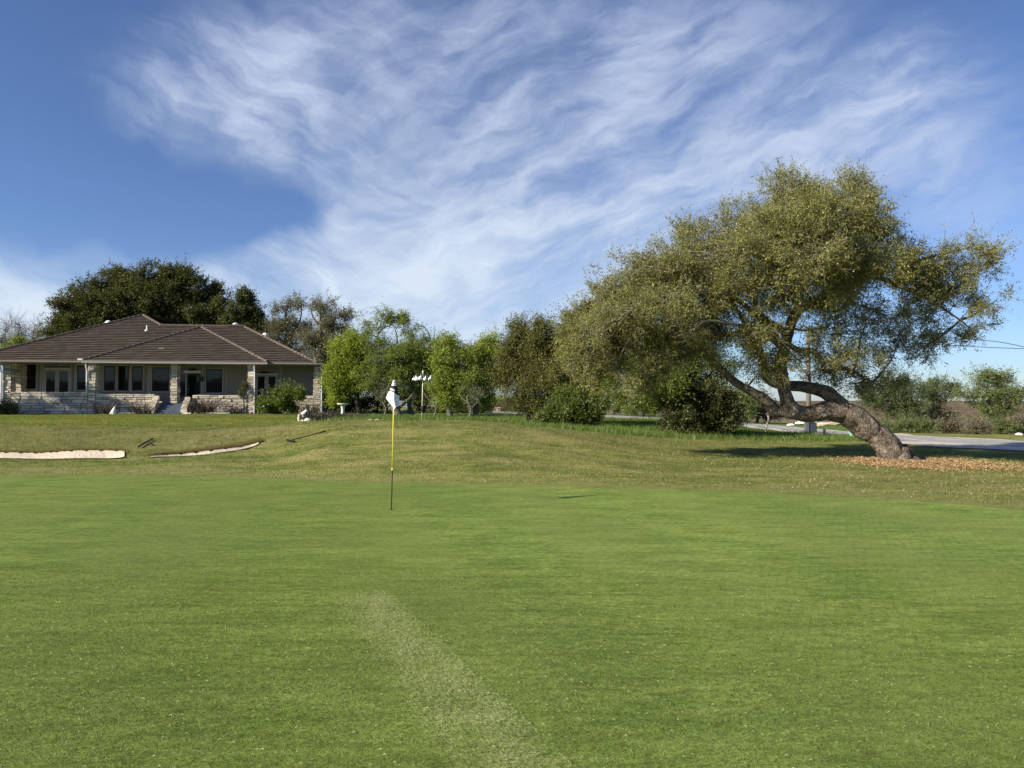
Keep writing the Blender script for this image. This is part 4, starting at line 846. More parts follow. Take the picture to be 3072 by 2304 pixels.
# stone piers
PW = EAVE - .12
def pier(p0, p1, v0, vd, c0, c1=PW, sides='flr'): return stone_block('stone_pier', U(p0, v0), U(p1, v0), v0, v0 + vd, c0, c1, sides, cap=False)
pier(8, 33, VM, .62, GW); pier(43, 64, BV - .75, .70, FL, PW, 'fr')
pier(264, 287, VF - .02, .62, GW); pier(513, 532, VF + .30, .6, FL - .15); pier(743, 761, VF - .02, .6, GW); pier(942, 961, VM, .6, GW)
# low stone walls
stone_block('low_stone_wall', U(33.5, VM), U(263, VM), VM, VM + .35, GW, W(1179, U(150, VM), VM), 'f')
stone_block('low_stone_wall', U(287.5, VF), U(462, VF), VF, VF + .38, GW, W(1185, U(380, VF), VF), 'fr')
stone_block('low_stone_wall', U(578, VF), U(742.5, VF), VF, VF + .38, GW, W(1188, U(660, VF), VF), 'fl')
stone_block('low_stone_wall', U(761.5, VM), U(941.5, VM), VM, VM + .35, GW, W(1190, U(860, VM), VM), 'f')
def wing(p0, p1, ytop, side):    # short sloping wing wall beside the steps
    mb = MB(); v0, v1 = -1.35, VF - .03; a0, a1 = U(p0, VF), U(p1, VF); t = W(ytop, a0, VF)
    for k in range(7):
        f0, f1 = k / 7, (k + 1) / 7; top = GW + .45 + (t - GW - .45) * (f0 + .5 / 7)
        z = GW - .2
        while z < top - .03:
            h = min(rng.uniform(.13, .24), top - z); h = top - z if top - z - h < .07 else h
            mb.box(a0 + rng.uniform(-.03, .03), a1 + rng.uniform(-.03, .03), v0 + (v1 - v0) * f0 + .006, v0 + (v1 - v0) * f1 - .006, z + .008, z + h - .008, float(np.clip(rng.normal(.65, .2), 0, 1)), .018); z += h
    return mb.build('wing_wall', M['stone'], house)
wing(463, 479, 1184, 'l'); wing(556, 574, 1188, 'r')
# steps
mb = MB(); a0, a1 = U(481, VF), U(554, VF); n = 6
for k in range(n):
    mb.box(a0, a1, -1.42 + k * .31, -1.42 + (k + 1) * .31 - .003 if k < n - 1 else BV - .1, GW - .3, GW + (FL - GW + .012) * (k + 1) / n)
mb.build('steps', M['bluepaint'], house, bevel=.012)
# roof
def clip(poly, ax, val, keep_ge):
    out = []; n = len(poly)
    for i in range(n):
        a, b = poly[i], poly[(i + 1) % n]; da, db = a[ax] - val, b[ax] - val
        if not keep_ge: da, db = -da, -db
        if da >= 0: out.append(a)
        if da * db < 0: t = da / (da - db); out.append(a + (b - a) * t)
    return out
def roof_plane(mb, poly, expo=.36, tile=.55, lift=.075):
    poly = [np.array(p, float) for p in poly]
    o = poly[0]; s = unit(poly[1] - poly[0]); nrm = np.cross(s, poly[2] - poly[0]); nrm = unit(nrm)
    if nrm[2] < 0: nrm = -nrm
    t = np.cross(nrm, s); t = t if t[2] > 0 else -t
    p2 = [np.array([(p - o) @ s, (p - o) @ t]) for p in poly]; tm = max(p[1] for p in p2)
    def w(q, l): return o + s * q[0] + t * q[1] + nrm * l
    mb.add([w(p, -.12) for p in p2] + [w(p, 0) for p in p2], [tuple(range(len(p2))), tuple(range(len(p2), 2 * len(p2)))], .4)
    k = 0
    while k * expo < tm - .02:
        t0, t1 = k * expo, min((k + 1) * expo, tm); c = clip(clip(p2, 1, t0, True), 1, t1, False)
        if len(c) >= 3:
            s0, s1 = min(q[0] for q in c), max(q[0] for q in c); x = s0 - rng.uniform(0, tile)
            while x < s1:
                d = clip(clip(c, 0, x, True), 0, x + tile, False); x += tile
                if len(d) < 3: continue
                l0 = lift + rng.uniform(-.006, .012); ti = float(np.clip(rng.normal(.5, .22), 0, 1))
                vs = [w(q, l0 + (.006 - l0) * (q[1] - t0) / expo) for q in d]; m = len(vs)
                fs = [tuple(range(m))]; ex = []
                lo = [q for q in d if abs(q[1] - t0) < 1e-6]
                if len(lo) >= 2:
                    xa, xb = min(q[0] for q in lo), max(q[0] for q in lo)
                    ex = [w((xa, t0), l0), w((xb, t0), l0), w((xb, t0), 0), w((xa, t0), 0)]; fs.append((m, m + 1, m + 2, m + 3))
                mb.add(vs + ex, fs, ti)
        k += 1
apV = 9.18; ridV = 6.93
ua = U(425, apV); wa = EAVE + PITCH * apV
urR = U(730, ridV); wr = EAVE + PITCH * ridV
cL = ua - apV; cR = urR + ridV; url = ua + (apV - ridV)
mb = MB()
A = (ua, apV, wa)
roof_plane(mb, [(cL, 0, EAVE), (url, 0, EAVE), (url, ridV, wr), A])
roof_plane(mb, [(url, 0, EAVE), (cR, 0, EAVE), (urR, ridV, wr), (url, ridV, wr)])
roof_plane(mb, [(cR, 0, EAVE), (cR, 2 * ridV, EAVE), (urR, ridV, wr)])
roof_plane(mb, [(cR, 2 * ridV, EAVE), (url, 2 * ridV, EAVE), (url, ridV, wr), (urR, ridV, wr)])
roof_plane(mb, [(cL, 2 * apV, EAVE), (cL, 0, EAVE), A])
roof_plane(mb, [(ua + apV, 2 * apV, EAVE), (cL, 2 * apV, EAVE), A])
roof_plane(mb, [(url, ridV, wr), (url + apV, 2 * ridV, EAVE), (ua + apV, 2 * apV, EAVE), A][::-1])
# projecting front hip
fv = -.5; f0, f1 = U(247, fv), U(800, fv); half = (f1 - f0) / 2; fm_ = (f0 + f1) / 2; fw = EAVE + .02; B = (fm_, fv + half, fw + PITCH * half); Bb = (fm_, B[1] + .9, B[2])
roof_plane(mb, [(f0, fv, fw), (f1, fv, fw), B])
roof_plane(mb, [(f0, fv + 1.4, fw), (f0, fv, fw), B, Bb]); roof_plane(mb, [(f1, fv, fw), (f1, fv + 1.4, fw), Bb, B])
roof = mb.build('roof', M['rooftile'], house)
def ridge(pts, r=.11):
    mb = MB(); pts = [np.array(p, float) for p in pts]
    for a, b in zip(pts[:-1], pts[1:]):
        L = np.linalg.norm(b - a); n = max(1, int(L / .42)); d = (b - a) / n
        for k in range(n):
            p0, p1 = a + d * k, a + d * (k + 1.12); mb.tube([p0 + (0, 0, .05), p1 + (0, 0, .03)], [r * 1.12, r * .9], 8, True, float(np.clip(rng.normal(.5, .25), 0, 1)))
    return mb.build('ridge_tiles', M['ridgetile'], roof)
ridge([(cL, 0, EAVE), A]); ridge([(url, ridV, wr), A]); ridge([(url, ridV, wr), (urR, ridV, wr)]); ridge([(cR, 0, EAVE), (urR, ridV, wr)]); ridge([(cR, 2 * ridV, EAVE), (urR, ridV, wr)])
ridge([(f0, fv, fw), B]); ridge([(f1, fv, fw), B])
# gutters and downpipes
def gutter(a, b, v, w0):
    mb = MB(); mb.box(a, b, v - .13, v + .02, w0 - .17, w0 + .0); mb.box(a, b, v - .15, v - .131, w0 - .03, w0 + .015); return mb.build('gutter', M['gutter'], house)
gutter(cL, f0 - .02, -.03, EAVE); gutter(f0 - .05, f1 + .05, fv - .03, fw); gutter(f1 + .08, cR, -.03, EAVE)
MB().box(f0 - .12, f0 - .06, fv, .02, fw - .16, fw).build('gutter', M['gutter'], house); MB().box(f1 + .06, f1 + .10, fv, .02, fw - .16, fw).build('gutter', M['gutter'], house)
def downpipe(px, v, vo, c0=GW):
    u = U(px, v); mb = MB(); mb.tube([(u, vo, EAVE - .12), (u, vo + .02, EAVE - .35), (u, v - .1, EAVE - .75), (u, v - .1, c0 + .1), (u, v - .28, c0 + .02)], .05, 8); mb.build('downspout', M['whitetrim'], house)
downpipe(5, VM, -.06); downpipe(261, VF, fv - .04, W(1180, U(261, VF), VF)); downpipe(764, VF, fv - .04); downpipe(965, VM, -.06)
for px, py in ((230, 1077), (247, 1085)):
    u = U(px, fv - .2); w0 = W(py, u, fv - .2); MB().box(u - .16, u + .16, -.28, -.17, w0 - .06, w0 + .06).build('junction_box', M['whitetrim'], house, bevel=.01)
# roof fittings
def onroof(px, py):         # point on the main front plane
    for v in np.arange(0, 9, .02):
        u = U(px, v)
        if EAVE + PITCH * v >= W(py, u, v): return u, v, EAVE + PITCH * v
    return U(px, 8), 8, EAVE + PITCH * 8
u, v, w0 = onroof(438, 992); MB().lathe([(.17, -.1), (.17, .06), (.06, .08), (.06, .42), (.05, .43)], (u, v, w0), 12).build('vent_pipe', M['whitemetal'], roof)
u, v, w0 = onroof(487, 1051); MB().box(u - .22, u + .22, v - .35, v + .05, w0 - .15, w0 + .16).build('roof_vent', M['gutter'], roof, bevel=.02)
def dome(u, v, w0, r):
    MB().lathe([(r * 1.1, -.1), (r * 1.1, .05), (r, .12), (r * .8, .22), (r * .4, .3), (.02, .32)], (u, v, w0), 14).build('roof_vent', M['whitemetal'], roof, smooth=True)
k = .77; dome(cL + (ua - cL) * k, apV * k + .35, EAVE + PITCH * apV * k + .05, .28)
k = .72; dome(cR - (cR - urR) * k + .1, ridV * k + .4, wr - (1 - k) * (wr - EAVE) * 1. + .05, .25)
uc = U(704, ridV + .9); wc = wr - .45
ch = MB().box(uc - .42, uc + .42, ridV + .55, ridV + 1.35, wc - 1.2, wc + .35).build('chimney', M['whitetrim'], roof, bevel=.02)
MB().lathe([(.16, .351), (.16, .75), (.24, .76), (.24, .84), (.05, .92)], (uc, ridV + .95, wc), 12).build('flue', M['whitemetal'], ch)
uc2 = U(716, ridV); MB().box(U(682, ridV), U(732, ridV), ridV - .16, ridV + .16, wr + .06, wr + .19).build('ridge_cap', M['ridgetile'], roof)

# ---- beds, edging and plants beside the house
def Hw(u, v): return OX + u * HC - v * HS, OY + u * HS + v * HC
def hsheet(name, u0, u1, fv0, v1, dz, mat):
    V = []; us = np.arange(u0, u1, .3); nv = 6
    for u in us:
        a = fv0(u)
        for k in range(nv + 1):
            x, y = Hw(u, a + (v1 - a) * k / nv); V.append((x, y, gz1(x, y) + dz))
    n = nv + 1; Fq = [(i * n + k, (i + 1) * n + k, (i + 1) * n + k + 1, i * n + k + 1) for i in range(len(us) - 1) for k in range(nv)]
    return tag(mesh_np(name, np.array(V), [np.array(Fq)], mat, smooth=True), kind='structure')
MULCH = simple('dark_mulch', (.055, .040, .03), .95, .4, 14, .8)
hsheet('mulch_bed', -.5, U(478, VF), lambda u: -1.0 + .1 * math.sin(u * 2), VM + .2, .035, MULCH)
hsheet('mulch_bed', U(575, VF), U(1000, VM), lambda u: -1.75 - .25 * math.sin(u * .9), VM + .2, .035, MULCH)
# curved concrete edging from the right wing wall, and one under the left wall
def kerb(name, label, pl, r=.09):
    mb = MB(); q = resamp(np.array(pl), 40); pts = [(x, y, gz1(x, y) + .03) for x, y in q]
    for a, b in zip(pts[:-1], pts[1:]):
        a, b = np.array(a), np.array(b); d = unit(b - a); s = np.array([-d[1], d[0], 0]) * r
        mb.add([a - s, b - s, b + s, a + s] + [p + (0, 0, .10) for p in (a - s, b - s, b + s, a + s)], [(4, 5, 6, 7), (0, 1, 5, 4), (2, 3, 7, 6), (1, 2, 6, 5), (3, 0, 4, 7)])
    return tag(mb.build(name, M['concrete']), label, 'edging', 'concrete edgings')
kerb('garden_edging', 'pale concrete edging curving right from the foot of the steps', [Hw(U(556, -1.5), -1.5), Hw(U(590, -1.8), -1.8), Hw(U(640, -2.1), -2.1), Hw(U(690, -2.1), -2.1)])
kerb('garden_edging', 'pale concrete edging under the wall left of the steps', [Hw(U(300, -1.1), -1.1), Hw(U(360, -1.05), -1.05), Hw(U(420, -1.05), -1.05), Hw(U(470, -1.05), -1.05)])
brush('dry_shrub', 'dark bare shrub leaning on the wing wall right of the steps', 52.6, 605, 34, 1.25, 300, M['twig_brown'], group='bare shrubs along the house')
brush('dry_shrub', 'bare grey brown shrub against the wall left of the pointed white rock', 51.3, 318, 26, 1.0, 130, M['twig_brown'], group='bare shrubs along the house')
brush('dry_shrub', 'bare grey brown shrub against the wall between white rock and steps', 51.8, 425, 30, .95, 130, M['twig_brown'], group='bare shrubs along the house')
brush('dry_shrub', 'thin bare shrub against the wall left of the fourth stone pier', 54.2, 705, 28, .85, 120, M['twig_brown'], group='bare shrubs along the house')
brush('dry_shrub', 'bare shrub at the right corner of the house wall', 54.6, 930, 26, .85, 150, M['twig_brown'], group='bare shrubs along the house')
T('dark_bush', 'low dark bush at the left picture edge below the corner pier', 'shrub', 49.6, (14, 1246), [([(14, 1248), (15, 1235), (16, 1222)], [.04, .03, .01])], [(6, 1228, 22, 16), (34, 1234, 18, 12)], 4200, (.12, .06), M['leaf_oak'], M['bark_dark'], sprig=.4)
T('wall_plant', 'small dark potted plant on the low wall beside the fourth pier', 'plant', 54.3, (732, 1186), [([(732, 1188), (732, 1178), (731, 1165)], [.05, .03, .01])], [(731, 1164, 10, 12), (727, 1178, 7, 9)], 1200, (.10, .05), M['leaf_oak'], M['bark_dark'], sprig=.2)

# ------------------------------------------------------------------ stones
def rock(name, label, c, size, mat, group=None, seed=0, sharp=None, rz=0.):
    import bmesh
    bm = bmesh.new(); bmesh.ops.create_icosphere(bm, subdivisions=3, radius=1)
    for v in bm.verts:
        p = v.co.copy()
        # facet: flatten towards a few random planes
        r = 1.0
        for k in range(9):
            n = Vector((math.sin(k * 12.9 + seed * 3.1), math.cos(k * 7.3 + seed * 1.7), math.sin(k * 4.1 + seed * 2.3))).normalized(); d = p.dot(n)
            if d > .72: r = min(r, .72 / d)
        r *= 1 + .08 * mnoise.noise(p * 2.2 + Vector((seed, 0, 0)))
        q = p * r; x, y, z = q.x * size[0], q.y * size[1], (q.z + .75) * size[2]
        if sharp: f = min(1, max(0, 1 - z / (1.75 * size[2]))); x = x * (.12 + .88 * f) + sharp * (1 - f) ** 1.2 * size[0]; y *= (.25 + .75 * f)
        v.co = (x, y, z)
    me = bpy.data.meshes.new(name); bm.to_mesh(me); bm.free()
    o = link(me, name, mat); o.location = [float(a) for a in c]; o.rotation_euler = (0, 0, rz)
    return tag(o, label, 'rock', group)
rock('pointed_rock', 'tall pointed white rock standing on the lawn edge', GP(340, 49.8, -.05), (.30, .18, .42), M['rockwhite'], sharp=.62, seed=2)
g = 'rocks by the brush bed'
rock('garden_rock', 'pale flat rock lowest at the left of the rock pile', GP(908, 30, -.05), (.17, .15, .10), M['rockwhite'], g, 1)
rock('garden_rock', 'broad pale rock at the right of the rock pile', GP(923, 29.8, -.05), (.20, .16, .13), M['rockwhite'], g, 3)
rock('garden_rock', 'upright reddish tan rock in the rock pile', GP(901, 30.3, -.05), (.11, .10, .26), M['rocktan'], g, 4)
rock('garden_rock', 'white knobbly rock on top of the reddish rock', GP(911, 30.4, .30), (.13, .12, .10), M['rockwhite'], g, 5)
rock('garden_rock', 'small white rock highest in the rock pile', GP(919, 30.4, .40), (.10, .09, .08), M['rockwhite'], g, 6)
rock('garden_rock', 'grey stone holding up the two white rocks of the pile', GP(913, 30.5, -.05), (.16, .13, .23), M['concrete'], g, 16)
rock('garden_rock', 'small pale rock just right of the rock pile', GP(937, 30, -.03), (.08, .07, .06), M['rocktan'], g, 7)
for i, (px, s, lb) in enumerate(((1112, .10, 'leftmost of the four pale stones at the end of the brush bed'), (1122, .09, 'second from the left of the four pale stones by the brush bed'), (1133, .11, 'third from the left of the four pale stones by the brush bed'), (1145, .09, 'rightmost of the four pale stones at the end of the brush bed'))):
    rock('edge_stone', lb, GP(px, 25.2, -.03), (s * 1.2, s, s * .8), M['rockwhite'], 'pale stones ending the brush bed', 20 + i)
for px, Yb, h, n in ((905, 31.0, .0, 0), (955, 31, .42, 420), (1010, 30.5, .42, 480), (1065, 30, .36, 420)):
    if n: brush('dry_brush', {955: 'left part of the dark dry brush bed beside the rock pile', 1010: 'middle part of the dark dry brush bed in front of the bird bath', 1065: 'right part of the dark dry brush bed near the pale stones'}[px], Yb, px, 42, h, n, M['twig_brown'], cat='dry brush', group='dry brush bed', ry=1.2)
# ------------------------------------------------------------------ bird bath
b = GP(1029, 46); bb = empty('bird_bath', b, 'pale stone bird bath on a pedestal right of the house', 'bird bath')
z0 = max(0, b[2] * 0); hB = P(1029, 1211, 46)[2] - b[2]
MB().lathe([(.23, -.05), (.24, .06), (.17, .10), (.12, .22), (.10, hB * .55), (.13, hB * .8), (.19, hB - .10)], (0, 0, 0), 18).build('pedestal', M['plaster'], bb, smooth=True)
MB().lathe([(.10, hB - .11), (.30, hB - .07), (.38, hB + .01), (.36, hB + .02), (.25, hB - .03), (.02, hB - .05)], (0, 0, 0), 24).build('basin', M['plaster'], bb, smooth=True)
# ------------------------------------------------------------------ gourd rack
GYD = 27.0
b = GP(1266, GYD); rk = empty('gourd_rack', b, 'tall metal pole with cross arms holding white gourds', 'birdhouse pole')
def L3(px, py, dY=0.): return P(px, py, GYD + dY) - b
top = L3(1269, 1118)
MB().tube([(0, 0, -.1), top * .5, top], [.022, .020, .018], 10).build('pole', M['paleplast'] if 0 else simple('pale_pole', (.52, .53, .42), .4, .05, 4), rk, smooth=True)
gp = L3(1268, 1227); MB().lathe([(.055, -.11), (.062, -.10), (.062, .10), (.03, .115)], gp, 14).build('predator_guard', M['blackplastic'], rk, smooth=True)
MB().lathe([(.012, 0), (.03, .015), (.035, .04), (.03, .065), (.01, .08)], top, 12).build('finial', M['whitemetal'], rk, smooth=True)
for (x0, x1, y, d0, d1) in ((1249, 1283, 1123, -.15, .15), (1247, 1283, 1131, .12, -.12), (1238, 1300, 1129, -.05, .05)):
    MB().tube([L3(x0, y, d0), L3(x1, y, d1)], .008, 6).build('cross_arm', M['greymetal'], rk)
MB().box(top[0] - .03, top[0] + .03, top[1] - .03, top[1] + .03, L3(1269, 1134)[2], L3(1269, 1122)[2]).build('hub', M['greymetal'], rk)
names = ['small leftmost white nesting gourd, half hidden, on the gourd rack', 'second white nesting gourd from the left on the gourd rack', 'tilted white nesting gourd just left of the rack pole', 'white nesting gourd just right of the rack pole', 'large white nesting gourd near the right end of the rack', 'small rightmost white nesting gourd on the gourd rack']
for (px, py, s, dY, tl), lb in zip(((1242, 1135, .8, .10, .25), (1249, 1134, 1.1, -.05, -.15), (1261, 1132, 1.05, -.10, .35), (1276, 1134, 1.0, -.12, .2), (1291, 1134, 1.08, .04, .15), (1297, 1137, .5, .1, -.3)), names):
    gd = MB().lathe([(.012 * s, .090 * s), (.014 * s, .06 * s), (.03 * s, .025 * s), (.062 * s, -.015 * s), (.075 * s, -.05 * s), (.062 * s, -.085 * s), (.025 * s, -.105 * s), (.004, -.108 * s)], (0, 0, 0), 16)
    o = gd.build('nesting_gourd', M['gourd'], None, smooth=True); o.location = P(px, py, GYD + dY); o.rotation_euler = (0, tl, 0); tag(o, lb, 'birdhouse', 'white gourds on the rack')
    MB().tube([(0, 0, .085 * s), (0, 0, .085 * s + .05)], .004, 5).build('hanger', M['greymetal'], o)
o = MB().lathe([(.02, .15), (.025, .1), (.07, .03), (.11, -.05), (.09, -.12), (.03, -.15)], (0, 0, 0), 16).build('hanging_gourd', M['gourd'], None, smooth=True)
o.location = P(1357, 1225, 50); o.rotation_euler = (0, -.4, 0); tag(o, 'lone white gourd hanging low under the wide green tree', 'birdhouse')
MB().tube([(0, 0, .14), (.02, 0, .6), (.05, 0, 1.4)], .008, 5).build('hanger', M['wire'], o)
# ------------------------------------------------------------------ flagstick
FY = 11.0; fb = flat(1173, 1531); FY = float(fb[1]); b = np.array([fb[0], fb[1], 0.])
fs = empty('flagstick', b, 'golf flagstick with white and black flag standing in the hole', 'flagstick')
def L4(px, py, dY=0.): return P(px, py, FY + dY) - b
p0, p1, p2 = L4(1174, 1530), L4(1177, 1408), L4(1182.5, 1142)
MB().tube([p0 + (0, 0, -.05), p1], [.0075, .0085], 10).build('pole_base', M['blackplastic'], fs, smooth=True)
MB().tube([p1 + (0, 0, .002), (p1 + p2) / 2, p2], [.0085, .0085, .0075], 10).build('pole', M['yellow'], fs, smooth=True)
MB().lathe([(.0095, -.02), (.0125, -.012), (.0125, .012), (.0095, .02)], p1, 10).build('ferrule', M['yellow'], fs, smooth=True)
mb = MB(); ring = [(.054 * math.cos(a), .054 * math.sin(a)) for a in np.linspace(0, 2 * math.pi, 28, endpoint=False)]
hc = p0 * np.array([1, 1, 0]) + np.array([-.035, 0, 0]) * 0
mb.add([(hc[0] + x, hc[1] + y, .0085) for x, y in ring] + [(hc[0] + x * .93, hc[1] + y * .93, .0085) for x, y in ring] + [(hc[0] + x * .93, hc[1] + y * .93, -.10) for x, y in ring],
       [(i, (i + 1) % 28, 28 + (i + 1) % 28, 28 + i) for i in range(28)] + [(28 + i, 28 + (i + 1) % 28, 56 + (i + 1) % 28, 56 + i) for i in range(28)] + [tuple(56 + i for i in range(28))])
mb.build('hole_cup', simple('cup_dark', (.012, .014, .010), .8), fs)
# draped flag: closed bag of cloth hanging round the pole, outline measured on the photograph
OUT = [(238, 590, 672), (300, 572, 708), (400, 540, 722), (470, 512, 742), (560, 482, 742), (640, 425, 752), (700, 402, 775), (780, 370, 797), (890, 330, 803), (960, 372, 808), (1050, 450, 814), (1170, 548, 820), (1230, 592, 730), (1280, 626, 640)]
oy = [a for a, _, _ in OUT]; ol = [a for _, a, _ in OUT]; orr = [a for _, _, a in OUT]
NV, NU = 84, 64; Vf = []; 
for r in range(NV + 1):
    y = 238 + (1280 - 238) * r / NV; l, rr = np.interp(y, oy, ol), np.interp(y, oy, orr); q = r / NV
    for side in (0, 1):
        for k in range(NU + 1):
            t = k / NU; x = l + (rr - l) * t; env = math.sin(math.pi * min(max(t, 0), 1)) ** .5
            fold = .020 * math.sin(5.5 * t * (1 + .4 * q) + 1.2 + 1.5 * q) * q + .010 * math.sin(13 * t + 4 * q) * (q + .2)
            ridge_ = -.045 * max(0, 1 - abs(x - (590 + 40 * q)) / 190) * (.35 + q * .65)
            dY = (-(.016 + .014 * q) * env + (fold + ridge_) * env) if side == 0 else (.018 + .02 * q) * env + fold * env * .6
            Vf.append(L4(1130 + x * .08436, 1120 + y * .08439, dY))
n1_ = NU + 1; st = 2 * n1_; Fq = []; mi = []
def cloth_mat(x, y):
    edge = 632 + max(0, x - 545) * .62
    if y < 262 and x > 655: return 1
    if y < 436: return 1 if (610 < x < 700 and 292 < y < 330 + (x - 610) * .2) or (645 < x and 330 < y < 412 and x < 705 and not (x < 672 and 335 < y < 372)) else 0
    if y < edge + 14:
        yt = y - max(0, x - 520) * .35
        if 478 < x < 648 and 532 < yt < 612 and y < edge - 8:
            # remnant of the white lettering along the lower edge of the dark band
            c = (x - 478) / 34; f = c - math.floor(c); s = (yt - 532) / 80
            return 0 if (f < .38 or s < .25 and f < .8 or .55 < s < .78 and f < .85 or (c < 1 and s > .2)) else 1
        return 1
    if y > np.interp(x, [330, 626, 820], [872, 1262, 1152]) - 6 and x > 640: return 1
    if y > np.interp(x, [330, 626], [885, 1268]) + 0 and x <= 640: return 1
    return 0
for r in range(NV):
    for side in (0, 1):
        for k in range(NU):
            a = r * st + side * n1_ + k; Fq.append((a, a + 1, a + 1 + st, a + st) if side else (a, a + st, a + 1 + st, a + 1))
            y = 238 + (1280 - 238) * (r + .5) / NV; x = np.interp(y, oy, ol) + (np.interp(y, oy, orr) - np.interp(y, oy, ol)) * (k + .5) / NU
            mi.append(cloth_mat(x, y))
mesh_np('flag', np.array(Vf), [np.array(Fq)], [M['clothw'], M['clothb']], fs, smooth=True, mi=mi)
# ------------------------------------------------------------------ bunker rakes
def on(px, py, Y0, Y1):     # ground point under a pixel ray between two distances
    for Y in np.arange(Y0, Y1, .02):
        p = P(px, py, Y)
        if p[2] <= gz1(p[0], p[1]) + .005: return np.array([p[0], p[1], gz1(p[0], p[1])])
    p = P(px, py, Y1); return np.array([p[0], p[1], gz1(p[0], p[1])])
def rake(label, h0, h1, e):
    rk = empty('bunker_rake', (h0 + h1) / 2, label, 'rake', 'bunker rakes on the bank'); o = (h0 + h1) / 2
    def gp(p, dz=.05): return np.array([p[0] - o[0], p[1] - o[1], gz1(p[0], p[1]) - o[2] + dz])
    hd = [gp(h0 + (h1 - h0) * t, .055) for t in np.linspace(0, 1, 7)]; c = gp(o, .055); d = unit((e - o) * np.array([1, 1, 0]))
    hdp = MB().tube(hd, .020, 8).build('head', M['blackplastic'], rk, smooth=True)
    mt = MB()
    for t in np.linspace(.02, .98, 12):
        p = h0 + (h1 - h0) * t; a_ = gp(p, .05); mt.tube([a_, a_ - d * .03 + (0, 0, -.05)], .007, 5)
    mt.build('teeth', M['blackplastic'], hdp)
    q = [gp(o + (e - o) * t, .05 + .012 * t) for t in np.linspace(0, 1, 12)]
    MB().tube(q[:10], .0145, 8).build('handle', M['blackplastic'], rk, smooth=True)
    MB().tube([q[9], q[10], q[11]], .021, 8).build('grip', M['blackplastic'], rk, smooth=True)
h0, h1 = on(415, 1345, 18, 25), on(459, 1320, 18, 26); e = on(456, 1338, 18, 26)
rake('black bunker rake lying on the grass tongue between the two bunkers', h0, h1, e)
e, m_ = on(977, 1299, 17.5, 23.5), on(872, 1326, 17.5, 23); d_ = unit((m_ - e) * np.array([1, 1, 0])); n_ = np.array([d_[1], -d_[0], 0])
rake('black bunker rake with a long handle lying on the slope right of the sand', m_ - n_ * .28, m_ + n_ * .28, e)
# ------------------------------------------------------------------ pole, boxes and wires on the right
PY = 38.; b = GP(2425, PY); up = empty('utility_pole', b, 'weathered wooden utility pole behind the leaning trunk', 'utility pole')
hp = P(2425, 985, PY)[2] - b[2]
MB().tube([(0, 0, -.2), (0, 0, hp * .5), (0, 0, hp)], [.135, .12, .10], 12).build('pole', M['woodpole'], up, smooth=True)
for x in (.13,): MB().lathe([(.03, -.43), (.045, -.40), (.03, -.37), (.045, -.33), (.02, -.30)], (x, -.12, hp), 10).build('insulator', M['whitemetal'], up)
b = GP(2434, PY - .6); ub = empty('meter_box', b, 'dark upright service box at the foot of the utility pole', 'utility box')
MB().box(-.20, .20, -.16, .16, -.05, .52).build('cabinet', M['darkbox'], ub, bevel=.015); MB().box(-.22, .22, -.18, .18, .521, .56).build('lid', M['darkbox'], ub, bevel=.01); MB().box(-.16, .16, -.172, -.162, .04, .48).build('door', M['darkbox'], ub)
b = GP(2418, PY - .7); gb = empty('meter_box', b, 'grey service box on the left side of the utility pole', 'utility box')
MB().box(-.11, .11, -.10, .10, -.05, .52).build('cabinet', M['greymetal'], gb, bevel=.015); MB().box(-.085, .085, -.112, -.102, .1, .56).build('door', M['greymetal'], gb)
p_ = GP(2471, 35.); o = MB().box(-.06, .06, -.05, .05, -.1, .28).box(-.045, .045, -.035, .035, .28, .30).build('marker_post', M['greymetal'], None, bevel=.01); o.location = p_; tag(o, 'short grey marker post in the shaded grass right of the pole', 'post')
b = GP(2562, 31.5); pd = empty('utility_pedestal', b, 'pale green plastic utility pedestal half hidden behind the leaning trunk', 'utility pedestal')
MB().add([(-.17, -.15, -.05), (.2, -.15, -.05), (.2, .15, -.05), (-.17, .15, -.05), (-.24, -.12, .36), (-.06, -.12, .36), (-.06, .12, .36), (-.24, .12, .36)], [(3, 2, 1, 0), (4, 5, 6, 7), (0, 1, 5, 4), (1, 2, 6, 5), (2, 3, 7, 6), (3, 0, 4, 7)]).build('body', M['paleplast'], pd, bevel=.03)
MB().add([(-.26, -.13, .361), (-.05, -.13, .361), (-.05, .13, .361), (-.26, .13, .361), (-.30, -.06, .52), (-.22, -.06, .52), (-.22, .06, .52), (-.30, .06, .52)], [(3, 2, 1, 0), (4, 5, 6, 7), (0, 1, 5, 4), (1, 2, 6, 5), (2, 3, 7, 6), (3, 0, 4, 7)]).build('cap', M['paleplast'], pd, bevel=.02)
MB().box(.205, .46, -.1, .12, -.05, .05).build('base_plate', M['paleplast'], pd, bevel=.02)
def wire(label, pl):
    q, r = spline([P(*p) for p in pl], [.016] * len(pl), 1.); V, Fq = tube_np(q, r, 6); tag(mesh_np('power_line', V, [Fq], M['wire']), label, 'wire', 'wires from the utility pole')
wire('upper black wire running right from the utility pole', [(2432, 985, 38), (2600, 998, 37), (2740, 1007, 36), (2880, 1016, 35), (2985, 1024, 34.2), (3040, 1034, 33.8), (3072, 1041, 33.5), (3300, 1095, 32)])
wire('lower black wire running right from the utility pole', [(2432, 995, 38), (2600, 1018, 37), (2780, 1031, 36), (2900, 1039, 35), (3072, 1046, 33.5), (3300, 1050, 32)])
